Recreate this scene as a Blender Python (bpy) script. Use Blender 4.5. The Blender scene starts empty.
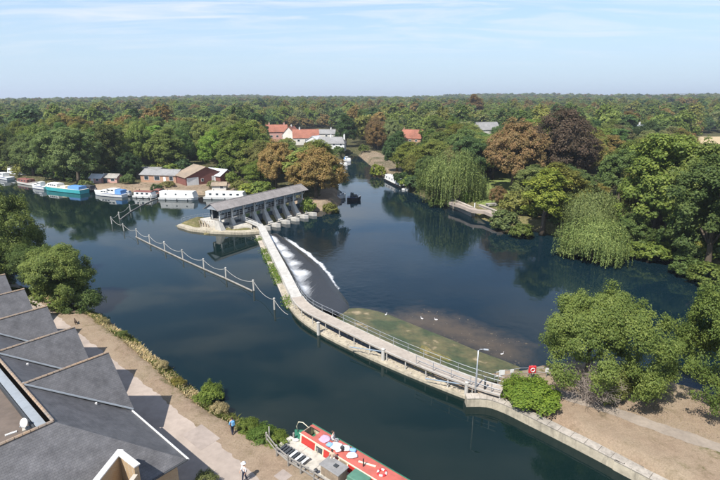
import bpy, bmesh, math, random
import numpy as np
from mathutils import Vector, Matrix

scene = bpy.context.scene
R = math.radians
CAM_H = 30.0
PITCH = math.atan(141.0 / 480.0)

# ------------------------------------------------------------------ camera
cam_data = bpy.data.cameras.new('camera')
cam_data.sensor_width = 36.0
cam_data.lens = 24.0
cam_data.clip_start = 0.5
cam_data.clip_end = 40000.0
cam = bpy.data.objects.new('camera', cam_data)
scene.collection.objects.link(cam)
cam.location = (0, 0, CAM_H)
cam.rotation_euler = (math.pi / 2 - PITCH, 0, 0)
scene.camera = cam

# ------------------------------------------------------------------ sun and sky
SUN_EL = 54.0
SUN_DIR = Vector((0.59, 0.807, 0)).normalized()        # the way shadows fall on the ground
SUN_ROT = math.atan2(-SUN_DIR.x, -SUN_DIR.y)
world = bpy.data.worlds.new('World')
scene.world = world
world.use_nodes = True
wn = world.node_tree
wn.nodes.clear()


def wnode(t, **kw):
    n = wn.nodes.new(t)
    for k, v in kw.items():
        setattr(n, k, v)
    return n


sky = wnode('ShaderNodeTexSky', sky_type='NISHITA', sun_disc=False)
sky.sun_elevation = R(SUN_EL)
sky.sun_rotation = SUN_ROT
sky.altitude = 0.0
sky.air_density = 1.0
sky.dust_density = 0.1
sky.ozone_density = 4.0
bg = wnode('ShaderNodeBackground')
bg.inputs['Strength'].default_value = 0.105
wout = wnode('ShaderNodeOutputWorld')
tc = wnode('ShaderNodeTexCoord')
sep = wnode('ShaderNodeSeparateXYZ')
wn.links.new(tc.outputs['Generated'], sep.inputs[0])
zc = wnode('ShaderNodeMath', operation='MAXIMUM')
zc.inputs[1].default_value = 0.02
wn.links.new(sep.outputs['Z'], zc.inputs[0])
zz = wnode('ShaderNodeMath', operation='ADD')
zz.inputs[1].default_value = 0.10
wn.links.new(zc.outputs[0], zz.inputs[0])
dx = wnode('ShaderNodeMath', operation='DIVIDE')
dy = wnode('ShaderNodeMath', operation='DIVIDE')
wn.links.new(sep.outputs['X'], dx.inputs[0]); wn.links.new(zz.outputs[0], dx.inputs[1])
wn.links.new(sep.outputs['Y'], dy.inputs[0]); wn.links.new(zz.outputs[0], dy.inputs[1])
comb = wnode('ShaderNodeCombineXYZ')
wn.links.new(dx.outputs[0], comb.inputs[0]); wn.links.new(dy.outputs[0], comb.inputs[1])
mp = wnode('ShaderNodeMapping')
mp.inputs['Scale'].default_value = (0.42, 1.5, 1.0)
mp.inputs['Rotation'].default_value = (0, 0, R(14))
mp.inputs['Location'].default_value = (1.3, 0.4, 0)
wn.links.new(comb.outputs[0], mp.inputs[0])
cn = wnode('ShaderNodeTexNoise')
cn.inputs['Scale'].default_value = 1.7
cn.inputs['Detail'].default_value = 9.0
cn.inputs['Roughness'].default_value = 0.62
cn.inputs['Distortion'].default_value = 0.9
wn.links.new(mp.outputs[0], cn.inputs['Vector'])
cr = wnode('ShaderNodeMapRange')
cr.inputs['From Min'].default_value = 0.46
cr.inputs['From Max'].default_value = 0.70
cr.inputs['To Max'].default_value = 1.0
wn.links.new(cn.outputs['Fac'], cr.inputs['Value'])
hz = wnode('ShaderNodeMapRange')
hz.inputs['From Min'].default_value = 0.05
hz.inputs['From Max'].default_value = 0.17
wn.links.new(sep.outputs['Z'], hz.inputs['Value'])
cm = wnode('ShaderNodeMath', operation='MULTIPLY')
wn.links.new(cr.outputs[0], cm.inputs[0]); wn.links.new(hz.outputs[0], cm.inputs[1])
mixc = wnode('ShaderNodeMix', data_type='RGBA')
mixc.inputs[7].default_value = (5.2, 5.4, 5.7, 1)
wn.links.new(cm.outputs[0], mixc.inputs[0])
# pale band of summer haze, the same all round the horizon
hb = wnode('ShaderNodeMapRange', interpolation_type='SMOOTHSTEP')
hb.inputs['From Min'].default_value = -0.02
hb.inputs['From Max'].default_value = 0.32
hb.inputs['To Min'].default_value = 0.93
hb.inputs['To Max'].default_value = 0.0
wn.links.new(sep.outputs['Z'], hb.inputs['Value'])
mixh = wnode('ShaderNodeMix', data_type='RGBA')
mixh.inputs[7].default_value = (3.15, 4.05, 5.0, 1)
wn.links.new(hb.outputs[0], mixh.inputs[0])
wn.links.new(sky.outputs[0], mixh.inputs[6])
wn.links.new(mixh.outputs[2], mixc.inputs[6])
wn.links.new(mixc.outputs[2], bg.inputs['Color'])
wn.links.new(bg.outputs[0], wout.inputs[0])

sl = bpy.data.lights.new('sun', 'SUN')
sl.energy = 4.5
sl.angle = R(0.53)
sl.color = (1.0, 0.955, 0.89)
sun = bpy.data.objects.new('sun', sl)
scene.collection.objects.link(sun)
ld = Vector((SUN_DIR.x * math.cos(R(SUN_EL)), SUN_DIR.y * math.cos(R(SUN_EL)), -math.sin(R(SUN_EL))))
sun.rotation_euler = ld.to_track_quat('-Z', 'Y').to_euler()
sun.location = (-60, -80, 200)

# ------------------------------------------------------------------ exposure
vs = scene.view_settings
vs.view_transform = 'Standard'
vs.look = 'None'
vs.exposure = 0.80
vs.gamma = 1.0
vs.use_curve_mapping = False
scene.cycles.use_denoising = True
scene.cycles.max_bounces = 6
scene.cycles.diffuse_bounces = 3
scene.cycles.glossy_bounces = 2
scene.cycles.transmission_bounces = 4
scene.cycles.transparent_max_bounces = 6
scene.cycles.volume_bounces = 0
scene.cycles.caustics_reflective = False
scene.cycles.caustics_refractive = False

# ------------------------------------------------------------------ helpers
rnd = random.Random(11)
rng = np.random.default_rng(5)
COL = scene.collection
sinp, cosp = math.sin(PITCH), math.cos(PITCH)


def at(u, v, z=0.0):
    """plan position of a point of height z seen at (u, v) in the 720x480 survey photograph"""
    a = (u - 360.0) / 480.0
    b = (v - 240.0) / 480.0
    dn = sinp + b * cosp
    fw = cosp - b * sinp
    t = (CAM_H - z) / dn
    return Vector((a * t, fw * t, z))


def at2(u, v, z=0.0):
    p = at(u, v, z)
    return (p.x, p.y)


def tag(o, label=None, cat=None, group=None, kind=None):
    if label: o['label'] = label
    if cat: o['category'] = cat
    if group: o['group'] = group
    if kind: o['kind'] = kind
    return o


def empty(name, loc=(0, 0, 0), rz=0.0, label=None, cat=None, group=None):
    o = bpy.data.objects.new(name, None)
    COL.objects.link(o)
    o.empty_display_size = 0.3
    o.location = loc
    o.rotation_euler = (0, 0, rz)
    return tag(o, label, cat, group)


def link(name, me, parent=None, loc=None):
    o = bpy.data.objects.new(name, me)
    COL.objects.link(o)
    if parent is not None:
        o.parent = parent
    if loc is not None:
        o.location = loc
    return o


def children(o):
    return [c for c in bpy.data.objects if c.parent == o]


def copy_tree(o, parent=None, kids=None):
    c = o.copy()
    COL.objects.link(c)
    c.parent = parent
    for ch in o.children:
        copy_tree(ch, c)
    return c


class MB:
    """collects faces; build() links them as one mesh object"""

    def __init__(s):
        s.v, s.f, s.mi, s.uv = [], [], [], {}

    def add(s, vs, fs, m=0):
        k = len(s.v)
        s.v.extend([tuple(p) for p in vs])
        for f in fs:
            s.f.append(tuple(k + i for i in f))
            s.mi.append(m)

    def quad(s, a, b, c, d, m=0, uv=None):
        s.add([a, b, c, d], [(0, 1, 2, 3)], m)
        if uv: s.uv[len(s.f) - 1] = uv

    def box(s, c, size, rz=0.0, m=0, taper=1.0):
        hx, hy, hz_ = size[0] / 2, size[1] / 2, size[2] / 2
        cs, sn = math.cos(rz), math.sin(rz)
        P = []
        for z, k in ((-hz_, 1.0), (hz_, taper)):
            for x, y in ((-hx, -hy), (hx, -hy), (hx, hy), (-hx, hy)):
                x *= k; y *= k
                P.append((c[0] + x * cs - y * sn, c[1] + x * sn + y * cs, c[2] + z))
        s.add(P, [(3, 2, 1, 0), (4, 5, 6, 7), (0, 1, 5, 4), (1, 2, 6, 5), (2, 3, 7, 6), (3, 0, 4, 7)], m)
        return s

    def prism(s, poly, z0, z1, m=0, cap=True):
        n = len(poly)
        a = 0
        for i in range(n):
            x1, y1 = poly[i][:2]; x2, y2 = poly[(i + 1) % n][:2]
            a += x1 * y2 - x2 * y1
        if a < 0: poly = poly[::-1]
        z0s = z0 if isinstance(z0, (list, tuple)) else [z0] * n
        z1s = z1 if isinstance(z1, (list, tuple)) else [z1] * n
        P = [(p[0], p[1], z0s[i]) for i, p in enumerate(poly)] + [(p[0], p[1], z1s[i]) for i, p in enumerate(poly)]
        F = [(i, (i + 1) % n, n + (i + 1) % n, n + i) for i in range(n)]
        if cap: F += [tuple(range(n, 2 * n)), tuple(range(n - 1, -1, -1))]
        s.add(P, F, m)
        return s

    def tube(s, pts, rad, n=6, m=0, caps=True):
        pts = [Vector(p) for p in pts]
        if not isinstance(rad, (list, tuple)): rad = [rad] * len(pts)
        rings = []
        up0 = Vector((0.13, 0.21, 1)).normalized()
        for i, p in enumerate(pts):
            d = (pts[min(i + 1, len(pts) - 1)] - pts[max(i - 1, 0)])
            if d.length < 1e-6: d = Vector((0, 0, 1))
            d.normalize()
            x = d.cross(up0)
            if x.length < 0.15: x = d.cross(Vector((1, 0.2, 0)))
            x.normalize(); y = d.cross(x)
            rings.append([p + (x * math.cos(2 * math.pi * k / n) + y * math.sin(2 * math.pi * k / n)) * rad[i] for k in range(n)])
        P = [q for r in rings for q in r]
        F = []
        for i in range(len(rings) - 1):
            for k in range(n):
                F.append((i * n + k, i * n + (k + 1) % n, (i + 1) * n + (k + 1) % n, (i + 1) * n + k))
        if caps:
            F.append(tuple(range(n - 1, -1, -1)))
            F.append(tuple((len(rings) - 1) * n + k for k in range(n)))
        s.add(P, F, m)
        return s

    def lathe(s, c, prof, n=10, m=0):
        P, F = [], []
        for r, z in prof:
            for k in range(n):
                a = 2 * math.pi * k / n
                P.append((c[0] + r * math.cos(a), c[1] + r * math.sin(a), c[2] + z))
        for i in range(len(prof) - 1):
            for k in range(n):
                F.append((i * n + k, i * n + (k + 1) % n, (i + 1) * n + (k + 1) % n, (i + 1) * n + k))
        F.append(tuple(range(n - 1, -1, -1)))
        F.append(tuple((len(prof) - 1) * n + k for k in range(n)))
        s.add(P, F, m)
        return s

    def ball(s, c, r, n=8, m=0, sq=(1, 1, 1)):
        P, F = [], []
        rows = max(4, n // 2 + 1)
        for i in range(rows + 1):
            th = math.pi * i / rows
            for k in range(n):
                a = 2 * math.pi * k / n
                P.append((c[0] + r * sq[0] * math.sin(th) * math.cos(a), c[1] + r * sq[1] * math.sin(th) * math.sin(a), c[2] + r * sq[2] * math.cos(th)))
        for i in range(rows):
            for k in range(n):
                F.append((i * n + k, (i + 1) * n + k, (i + 1) * n + (k + 1) % n, i * n + (k + 1) % n))
        s.add(P, F, m)
        return s

    def mesh(s, name, mats, smooth=False):
        me = bpy.data.meshes.new(name)
        me.from_pydata(s.v, [], s.f)
        if not isinstance(mats, (list, tuple)): mats = [mats]
        for m in mats: me.materials.append(m)
        if len(mats) > 1: me.polygons.foreach_set('material_index', s.mi)
        if s.uv:
            uvl = me.uv_layers.new(name='uv')
            for fi, uvs in s.uv.items():
                p = me.polygons[fi]
                for li, q in zip(p.loop_indices, uvs): uvl.data[li].uv = q
        if smooth: me.polygons.foreach_set('use_smooth', [True] * len(me.polygons))
        me.update()
        return me

    def build(s, name, mats, parent=None, smooth=False, bevel=0.0, loc=None):
        o = link(name, s.mesh(name, mats, smooth), parent, loc)
        if bevel > 0:
            b = o.modifiers.new('bevel', 'BEVEL')
            b.width = bevel; b.segments = 1; b.limit_method = 'ANGLE'; b.angle_limit = R(40)
        return o


# ------------------------------------------------------------------ materials
def nodes_of(name):
    m = bpy.data.materials.new(name)
    m.use_nodes = True
    nt = m.node_tree
    b = nt.nodes['Principled BSDF']
    return m, nt, b


def N(nt, t, ins=None, **kw):
    n = nt.nodes.new(t)
    for k, v in kw.items(): setattr(n, k, v)
    for k, v in (ins or {}).items():
        if isinstance(v, bpy.types.NodeSocket): nt.links.new(v, n.inputs[k])
        else: n.inputs[k].default_value = v
    return n


def c4(c): return (c[0], c[1], c[2], 1.0)


def mat(name, col, rough=0.7, var=0.25, scale=3.0, bump=0.15, bscale=None, col2=None, metal=0.0, spec=0.4, stain=0.0, per_obj=0.0):
    """painted / mineral surface: two-scale colour noise, weathering stains, fine relief"""
    m, nt, b = nodes_of(name)
    tcn = N(nt, 'ShaderNodeTexCoord')
    geo = N(nt, 'ShaderNodeNewGeometry')
    pos = geo.outputs['Position']
    n1 = N(nt, 'ShaderNodeTexNoise', {'Vector': pos, 'Scale': scale, 'Detail': 6.0, 'Roughness': 0.6})
    n2 = N(nt, 'ShaderNodeTexNoise', {'Vector': pos, 'Scale': scale * 0.17, 'Detail': 4.0})
    ad = N(nt, 'ShaderNodeMath', {0: n1.outputs['Fac'], 1: n2.outputs['Fac']}, operation='ADD')
    mr = N(nt, 'ShaderNodeMapRange', {'Value': ad.outputs[0], 'From Min': 0.7, 'From Max': 1.3})
    c2 = col2 or tuple(x * (1 - var) for x in col)
    c1 = tuple(min(1.0, x * (1 + var * 0.5)) for x in col)
    mx = N(nt, 'ShaderNodeMix', {0: mr.outputs[0], 6: c4(c2), 7: c4(c1)}, data_type='RGBA')
    out = mx.outputs[2]
    if stain > 0:
        mpn = N(nt, 'ShaderNodeMapping', {'Vector': pos, 'Scale': (1.3, 1.3, 0.25)})
        n3 = N(nt, 'ShaderNodeTexNoise', {'Vector': mpn.outputs[0], 'Scale': 1.6, 'Detail': 8.0, 'Roughness': 0.7})
        m3 = N(nt, 'ShaderNodeMapRange', {'Value': n3.outputs['Fac'], 'From Min': 0.48, 'From Max': 0.72, 'To Max': stain})
        mx2 = N(nt, 'ShaderNodeMix', {0: m3.outputs[0], 6: out, 7: (0.06, 0.055, 0.045, 1)}, data_type='RGBA')
        out = mx2.outputs[2]
    if per_obj > 0:
        oi = N(nt, 'ShaderNodeObjectInfo')
        m4 = N(nt, 'ShaderNodeMapRange', {'Value': oi.outputs['Random'], 'To Min': 1 - per_obj, 'To Max': 1 + per_obj})
        hs = N(nt, 'ShaderNodeHueSaturation', {'Color': out, 'Value': m4.outputs[0]})
        out = hs.outputs[0]
    nt.links.new(out, b.inputs['Base Color'])
    b.inputs['Roughness'].default_value = rough
    b.inputs['Metallic'].default_value = metal
    b.inputs['Specular IOR Level'].default_value = spec
    if bump > 0:
        nb = N(nt, 'ShaderNodeTexNoise', {'Vector': pos, 'Scale': bscale or scale * 6, 'Detail': 5.0})
        bp = N(nt, 'ShaderNodeBump', {'Height': nb.outputs['Fac'], 'Strength': bump, 'Distance': 0.03})
        nt.links.new(bp.outputs[0], b.inputs['Normal'])
    return m


def leaf_mat(name, source):
    """foliage; the species colour comes from the object (or the instance), each leaf spray varies"""
    m, nt, b = nodes_of(name)
    if source == 'OBJECT':
        oi = N(nt, 'ShaderNodeObjectInfo')
        col = oi.outputs['Color']
        ran = oi.outputs['Random']
    else:
        a = N(nt, 'ShaderNodeAttribute', attribute_name='leafcol', attribute_type='INSTANCER')
        col = a.outputs['Color']
        ran = N(nt, 'ShaderNodeObjectInfo').outputs['Random']
    lv = N(nt, 'ShaderNodeAttribute', attribute_name='lv', attribute_type='GEOMETRY')
    hue = N(nt, 'ShaderNodeMapRange', {'Value': lv.outputs['Fac'], 'To Min': 0.478, 'To Max': 0.522})
    val = N(nt, 'ShaderNodeMapRange', {'Value': lv.outputs['Fac'], 'To Min': 1.40, 'To Max': 0.62})
    hs = N(nt, 'ShaderNodeHueSaturation', {'Color': col, 'Hue': hue.outputs[0], 'Value': val.outputs[0]})
    v2 = N(nt, 'ShaderNodeMapRange', {'Value': ran, 'To Min': 0.85, 'To Max': 1.15})
    hs2 = N(nt, 'ShaderNodeHueSaturation', {'Color': hs.outputs[0], 'Value': v2.outputs[0]})
    nt.links.new(hs2.outputs[0], b.inputs['Base Color'])
    b.inputs['Roughness'].default_value = 0.55
    b.inputs['Specular IOR Level'].default_value = 0.22
    tr = N(nt, 'ShaderNodeBsdfTranslucent', {'Color': hs2.outputs[0]})
    mxs = N(nt, 'ShaderNodeMixShader', {0: 0.44, 1: b.outputs[0], 2: tr.outputs[0]})
    nt.links.new(mxs.outputs[0], nt.nodes['Material Output'].inputs['Surface'])
    return m


def water_mat(name, deep, shal, ripple, dist):
    m, nt, b = nodes_of(name)
    geo = N(nt, 'ShaderNodeNewGeometry')
    pos = geo.outputs['Position']
    at_ = N(nt, 'ShaderNodeAttribute', attribute_name='shallow', attribute_type='GEOMETRY')
    nz = N(nt, 'ShaderNodeTexNoise', {'Vector': pos, 'Scale': 0.55, 'Detail': 7.0, 'Roughness': 0.65})
    ad = N(nt, 'ShaderNodeMath', {0: nz.outputs['Fac'], 1: at_.outputs['Fac']}, operation='ADD')
    mr = N(nt, 'ShaderNodeMapRange', {'Value': ad.outputs[0], 'From Min': 0.66, 'From Max': 1.45})
    ml = N(nt, 'ShaderNodeMath', {0: mr.outputs[0], 1: 0.85}, operation='MULTIPLY')
    nv = N(nt, 'ShaderNodeTexNoise', {'Vector': pos, 'Scale': 0.03, 'Detail': 3.0})
    mv = N(nt, 'ShaderNodeMapRange', {'Value': nv.outputs['Fac'], 'From Min': 0.3, 'From Max': 0.7, 'To Min': 0.75, 'To Max': 1.25})
    dc = N(nt, 'ShaderNodeHueSaturation', {'Color': c4(deep), 'Value': mv.outputs[0]})
    mx = N(nt, 'ShaderNodeMix', {0: ml.outputs[0], 6: dc.outputs[0], 7: c4(shal)}, data_type='RGBA')
    nt.links.new(mx.outputs[2], b.inputs['Base Color'])
    b.inputs['Roughness'].default_value = 0.04
    b.inputs['IOR'].default_value = 1.333
    b.inputs['Specular IOR Level'].default_value = 0.5
    w1 = N(nt, 'ShaderNodeTexNoise', {'Vector': pos, 'Scale': 0.9, 'Detail': 5.0, 'Roughness': 0.55})
    w2 = N(nt, 'ShaderNodeTexNoise', {'Vector': pos, 'Scale': 0.16, 'Detail': 2.0})
    wm = N(nt, 'ShaderNodeMath', {0: w2.outputs['Fac'], 1: 2.5, 2: w1.outputs['Fac']}, operation='MULTIPLY_ADD')
    ag = N(nt, 'ShaderNodeAttribute', attribute_name='agit', attribute_type='GEOMETRY')
    wp_ = N(nt, 'ShaderNodeMapping', {'Vector': pos, 'Rotation': (0, 0, 0.6), 'Scale': (0.02, 0.075, 1)})
    wp = N(nt, 'ShaderNodeTexNoise', {'Vector': wp_.outputs[0], 'Scale': 1.0, 'Detail': 4.0, 'Distortion': 0.6})
    wr2 = N(nt, 'ShaderNodeMapRange', {'Value': wp.outputs['Fac'], 'From Min': 0.4, 'From Max': 0.62, 'To Min': ripple * 0.4, 'To Max': ripple * 2.6})
    st = N(nt, 'ShaderNodeMath', {0: ag.outputs['Fac'], 1: 0.55, 2: wr2.outputs[0]}, operation='MULTIPLY_ADD')
    rr2 = N(nt, 'ShaderNodeMapRange', {'Value': wp.outputs['Fac'], 'From Min': 0.4, 'From Max': 0.62, 'To Min': 0.02, 'To Max': 0.07})
    nt.links.new(rr2.outputs[0], b.inputs['Roughness'])
    bp = N(nt, 'ShaderNodeBump', {'Height': wm.outputs[0], 'Strength': st.outputs[0], 'Distance': dist})
    nt.links.new(bp.outputs[0], b.inputs['Normal'])
    return m


def slate_mat(name, c1, c2, cm_, rough=0.55):
    m, nt, b = nodes_of(name)
    uv = N(nt, 'ShaderNodeTexCoord').outputs['UV']
    br = N(nt, 'ShaderNodeTexBrick', {'Vector': uv, 'Color1': c4(c1), 'Color2': c4(c2), 'Mortar': c4(cm_), 'Scale': 1.0,
                                      'Mortar Size': 0.008, 'Brick Width': 0.24, 'Row Height': 0.17, 'Bias': 0.0})
    geo = N(nt, 'ShaderNodeNewGeometry')
    n1 = N(nt, 'ShaderNodeTexNoise', {'Vector': geo.outputs['Position'], 'Scale': 1.1, 'Detail': 8.0, 'Roughness': 0.7})
    mr = N(nt, 'ShaderNodeMapRange', {'Value': n1.outputs['Fac'], 'From Min': 0.3, 'From Max': 0.72, 'To Min': 0.68, 'To Max': 1.4})
    hs = N(nt, 'ShaderNodeHueSaturation', {'Color': br.outputs['Color'], 'Value': mr.outputs[0]})
    nt.links.new(hs.outputs[0], b.inputs['Base Color'])
    b.inputs['Roughness'].default_value = rough
    b.inputs['Specular IOR Level'].default_value = 0.45
    bp = N(nt, 'ShaderNodeBump', {'Height': br.outputs['Fac'], 'Strength': 0.5, 'Distance': 0.012}, invert=True)
    nt.links.new(bp.outputs[0], b.inputs['Normal'])
    return m


def brick_mat(name, c1, c2, cm_):
    m, nt, b = nodes_of(name)
    tcn = N(nt, 'ShaderNodeTexCoord')
    sp = N(nt, 'ShaderNodeSeparateXYZ', {0: tcn.outputs['Object']})
    ad = N(nt, 'ShaderNodeMath', {0: sp.outputs[0], 1: sp.outputs[1]}, operation='ADD')
    cb = N(nt, 'ShaderNodeCombineXYZ', {0: ad.outputs[0], 1: sp.outputs[2]})
    br = N(nt, 'ShaderNodeTexBrick', {'Vector': cb.outputs[0], 'Color1': c4(c1), 'Color2': c4(c2), 'Mortar': c4(cm_), 'Scale': 1.0,
                                      'Mortar Size': 0.01, 'Brick Width': 0.225, 'Row Height': 0.075})
    nt.links.new(br.outputs['Color'], b.inputs['Base Color'])
    b.inputs['Roughness'].default_value = 0.85
    bp = N(nt, 'ShaderNodeBump', {'Height': br.outputs['Fac'], 'Strength': 0.5, 'Distance': 0.01}, invert=True)
    nt.links.new(bp.outputs[0], b.inputs['Normal'])
    return m


def glass_mat(name, col=(0.03, 0.04, 0.05)):
    m, nt, b = nodes_of(name)
    b.inputs['Base Color'].default_value = c4(col)
    b.inputs['Roughness'].default_value = 0.06
    return m


M = {}
M['leaf'] = leaf_mat('leaf', 'OBJECT')
M['leaf_far'] = leaf_mat('leaf_far', 'INSTANCER')
M['bark'] = mat('bark', (0.11, 0.085, 0.06), 0.9, 0.4, 4.0, 0.6)
M['dead_twig'] = mat('dead_twig', (0.30, 0.25, 0.21), 0.9, 0.3, 4.0, 0.2)
M['concrete'] = mat('concrete', (0.46, 0.43, 0.37), 0.85, 0.28, 1.6, 0.25, stain=0.45)
M['concrete_pale'] = mat('concrete_pale', (0.46, 0.44, 0.40), 0.8, 0.2, 1.6, 0.2, stain=0.35)
M['ledge'] = mat('ledge', (0.42, 0.37, 0.28), 0.9, 0.35, 2.2, 0.4, stain=0.6)
M['deck'] = mat('deck', (0.37, 0.32, 0.27), 0.85, 0.22, 2.0, 0.2, stain=0.25)
M['paving'] = mat('paving', (0.35, 0.29, 0.245), 0.9, 0.24, 0.9, 0.3, stain=0.12)
M['paver_dark'] = mat('paver_dark', (0.30, 0.25, 0.215), 0.9, 0.22, 1.9, 0.3)
M['steel'] = mat('steel', (0.42, 0.44, 0.46), 0.45, 0.2, 3.0, 0.05, metal=0.6)
M['grey_paint'] = mat('grey_paint', (0.30, 0.33, 0.36), 0.6, 0.2, 3.0, 0.05)
M['dark_steel'] = mat('dark_steel', (0.05, 0.055, 0.06), 0.6, 0.3, 3.0, 0.1)
M['timber'] = mat('timber', (0.28, 0.22, 0.16), 0.9, 0.4, 3.0, 0.4, stain=0.4)
M['timber_grey'] = mat('timber_grey', (0.30, 0.28, 0.25), 0.9, 0.35, 3.0, 0.4, stain=0.3)
M['gate'] = mat('gate', (0.045, 0.06, 0.075), 0.6, 0.4, 2.0, 0.2, stain=0.4)
M['blue_grey'] = mat('blue_grey', (0.22, 0.29, 0.36), 0.6, 0.25, 2.0, 0.1, stain=0.3)
M['white'] = mat('white', (0.68, 0.68, 0.66), 0.55, 0.12, 1.6, 0.05, stain=0.16)
M['cream'] = mat('cream', (0.68, 0.60, 0.44), 0.55, 0.12, 2.0, 0.05)
M['hull_blue'] = mat('hull_blue', (0.03, 0.07, 0.25), 0.35, 0.2, 2.0, 0.05)
M['hull_teal'] = mat('hull_teal', (0.06, 0.38, 0.40), 0.4, 0.15, 2.0, 0.05, stain=0.15)
M['hull_black'] = mat('hull_black', (0.025, 0.025, 0.028), 0.5, 0.3, 2.0, 0.1)
M['boat_red'] = mat('boat_red', (0.42, 0.03, 0.025), 0.4, 0.15, 2.0, 0.05)
M['boat_roof'] = mat('boat_roof', (0.44, 0.11, 0.085), 0.65, 0.2, 1.3, 0.1, stain=0.25)
M['boat_green'] = mat('boat_green', (0.03, 0.15, 0.09), 0.45, 0.2, 2.0, 0.05)
M['red_paint'] = mat('red_paint', (0.50, 0.03, 0.035), 0.5, 0.15, 2.0, 0.05)
M['glass'] = glass_mat('glass')
M['tarp_green'] = mat('tarp_green', (0.07, 0.17, 0.12), 0.7, 0.25, 2.0, 0.4, bscale=3)
M['tarp_blue'] = mat('tarp_blue', (0.10, 0.24, 0.50), 0.6, 0.2, 2.0, 0.3, bscale=3)
M['rust_roof'] = mat('rust_roof', (0.27, 0.205, 0.145), 0.85, 0.35, 1.2, 0.2, col2=(0.20, 0.16, 0.12), stain=0.25)
M['grey_roof'] = mat('grey_roof', (0.25, 0.245, 0.24), 0.8, 0.3, 1.4, 0.2, stain=0.3)
M['pale_roof'] = mat('pale_roof', (0.55, 0.57, 0.6), 0.6, 0.2, 1.4, 0.1, stain=0.2)
M['red_roof'] = mat('red_roof', (0.29, 0.115, 0.075), 0.85, 0.35, 1.2, 0.3, stain=0.15)
M['brown_red'] = mat('brown_red', (0.19, 0.075, 0.06), 0.75, 0.2, 1.2, 0.1)
M['sluice_roof'] = mat('sluice_roof', (0.24, 0.22, 0.21), 0.85, 0.3, 1.0, 0.2, stain=0.35)
M['flat_roof'] = mat('flat_roof', (0.135, 0.105, 0.085), 0.9, 0.3, 1.2, 0.2, stain=0.35)
M['lead'] = mat('lead', (0.27, 0.30, 0.33), 0.55, 0.15, 2.0, 0.1, stain=0.2)
M['ridge_tile'] = mat('ridge_tile', (0.30, 0.20, 0.12), 0.85, 0.4, 3.0, 0.3, col2=(0.2, 0.18, 0.16))
M['coping'] = mat('coping', (0.62, 0.61, 0.59), 0.8, 0.18, 2.0, 0.2, stain=0.2)
M['slate'] = slate_mat('slate', (0.094, 0.092, 0.096), (0.114, 0.111, 0.114), (0.066, 0.065, 0.067))
M['brick'] = brick_mat('brick', (0.40, 0.27, 0.13), (0.33, 0.21, 0.10), (0.42, 0.38, 0.32))
M['brick_orange'] = brick_mat('brick_orange', (0.42, 0.20, 0.09), (0.35, 0.16, 0.08), (0.4, 0.35, 0.3))
M['render_wall'] = mat('render_wall', (0.66, 0.63, 0.57), 0.85, 0.15, 1.4, 0.1, stain=0.15)
M['pink_wall'] = mat('pink_wall', (0.52, 0.30, 0.25), 0.85, 0.15, 1.4, 0.1)
M['stone'] = mat('stone', (0.42, 0.37, 0.31), 0.9, 0.35, 1.8, 0.5, stain=0.3)
M['rock'] = mat('rock', (0.10, 0.085, 0.065), 0.9, 0.4, 2.5, 0.5)
M['foam'] = mat('foam', (0.80, 0.82, 0.83), 0.7, 0.12, 6.0, 0.8)
M['skin'] = mat('skin', (0.50, 0.31, 0.23), 0.55, 0.1, 6.0, 0.0)
M['straw'] = leaf_mat('straw_grass', 'OBJECT')

M['coping_old'] = mat('coping_old', (0.37, 0.33, 0.28), 0.9, 0.35, 1.8, 0.3, stain=0.55)
# leaf base colours
GREEN = (0.185, 0.244, 0.050)
MID = (0.167, 0.213, 0.050)
DARK = (0.116, 0.167, 0.047)
DEEP = (0.066, 0.113, 0.037)
OLIVE = (0.220, 0.226, 0.057)
LIME = (0.253, 0.295, 0.050)
BRIGHT = (0.180, 0.265, 0.036)
PALE = (0.205, 0.250, 0.085)
WILLOW = (0.205, 0.262, 0.080)
BROWN = (0.275, 0.195, 0.066)
RUST = (0.250, 0.170, 0.072)
COPPER = (0.092, 0.066, 0.040)
STRAW = (0.78, 0.66, 0.38)

# ================================================================== THE GROUND AND THE RIVER
LOW = -1.3                                            # water level below the weir (above it: 0)
S0 = np.array((-32.5, 108.5)); S1 = np.array((-16.2, 133.2))   # line of the sluice gates
SD = (S1 - S0) / np.linalg.norm(S1 - S0)              # along the sluices
SN = np.array((SD[1], -SD[0]))                        # downstream, towards the pool

UPPER = [at2(u, v) for u, v in ((466, 399), (432, 386), (400, 373), (365, 357), (330, 340), (308, 326), (295, 314), (287, 300), (281, 285),
                                (271, 262), (261, 240), (256, 233), (235, 234), (212, 233), (190, 230), (175, 226), (190, 221), (208, 217))]
UPPER += [tuple(S0 - SN * 1.5 - SD * 4), tuple(S1 - SN * 1.5 + SD * 1.0), tuple(S1 - SN * 3.5 + SD * 2.5)]
UPPER += [at2(u, v) for u, v in ((262, 198), (246, 195), (222, 194.5), (200, 195), (175, 194), (150, 192.5), (120, 191), (95, 189.5), (75, 188),
                                 (48, 186), (28, 182), (12, 178.5), (0, 176), (-40, 171))]
UPPER += [(-330, 330), (-520, 470), (-640, 440), (-420, 285), (-250, 190), (-150, 132), (-105, 104), (-78, 88), (-62, 78), (-50, 71)]
UPPER += [at2(u, v) for u, v in ((90, 311), (112, 325), (140, 345), (165, 366), (185, 384), (207, 401), (232, 417), (256, 431), (276, 440), (290, 446))]
NB_DIR = np.array((0.770, -0.638))                     # near quay runs this way
pq = np.array(at2(291, 447))
UPPER += [tuple(pq + NB_DIR * 22), tuple(pq + NB_DIR * 70), tuple(pq + NB_DIR * 130)]
QUAY = [at2(u, v, 0.0) for u, v in ((470, 400), (487, 403), (506, 409), (530, 421), (560, 436), (600, 456), (640, 477), (690, 503))]
qd = np.array(QUAY[-1]) - np.array(QUAY[-2]); qd /= np.linalg.norm(qd)
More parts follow.
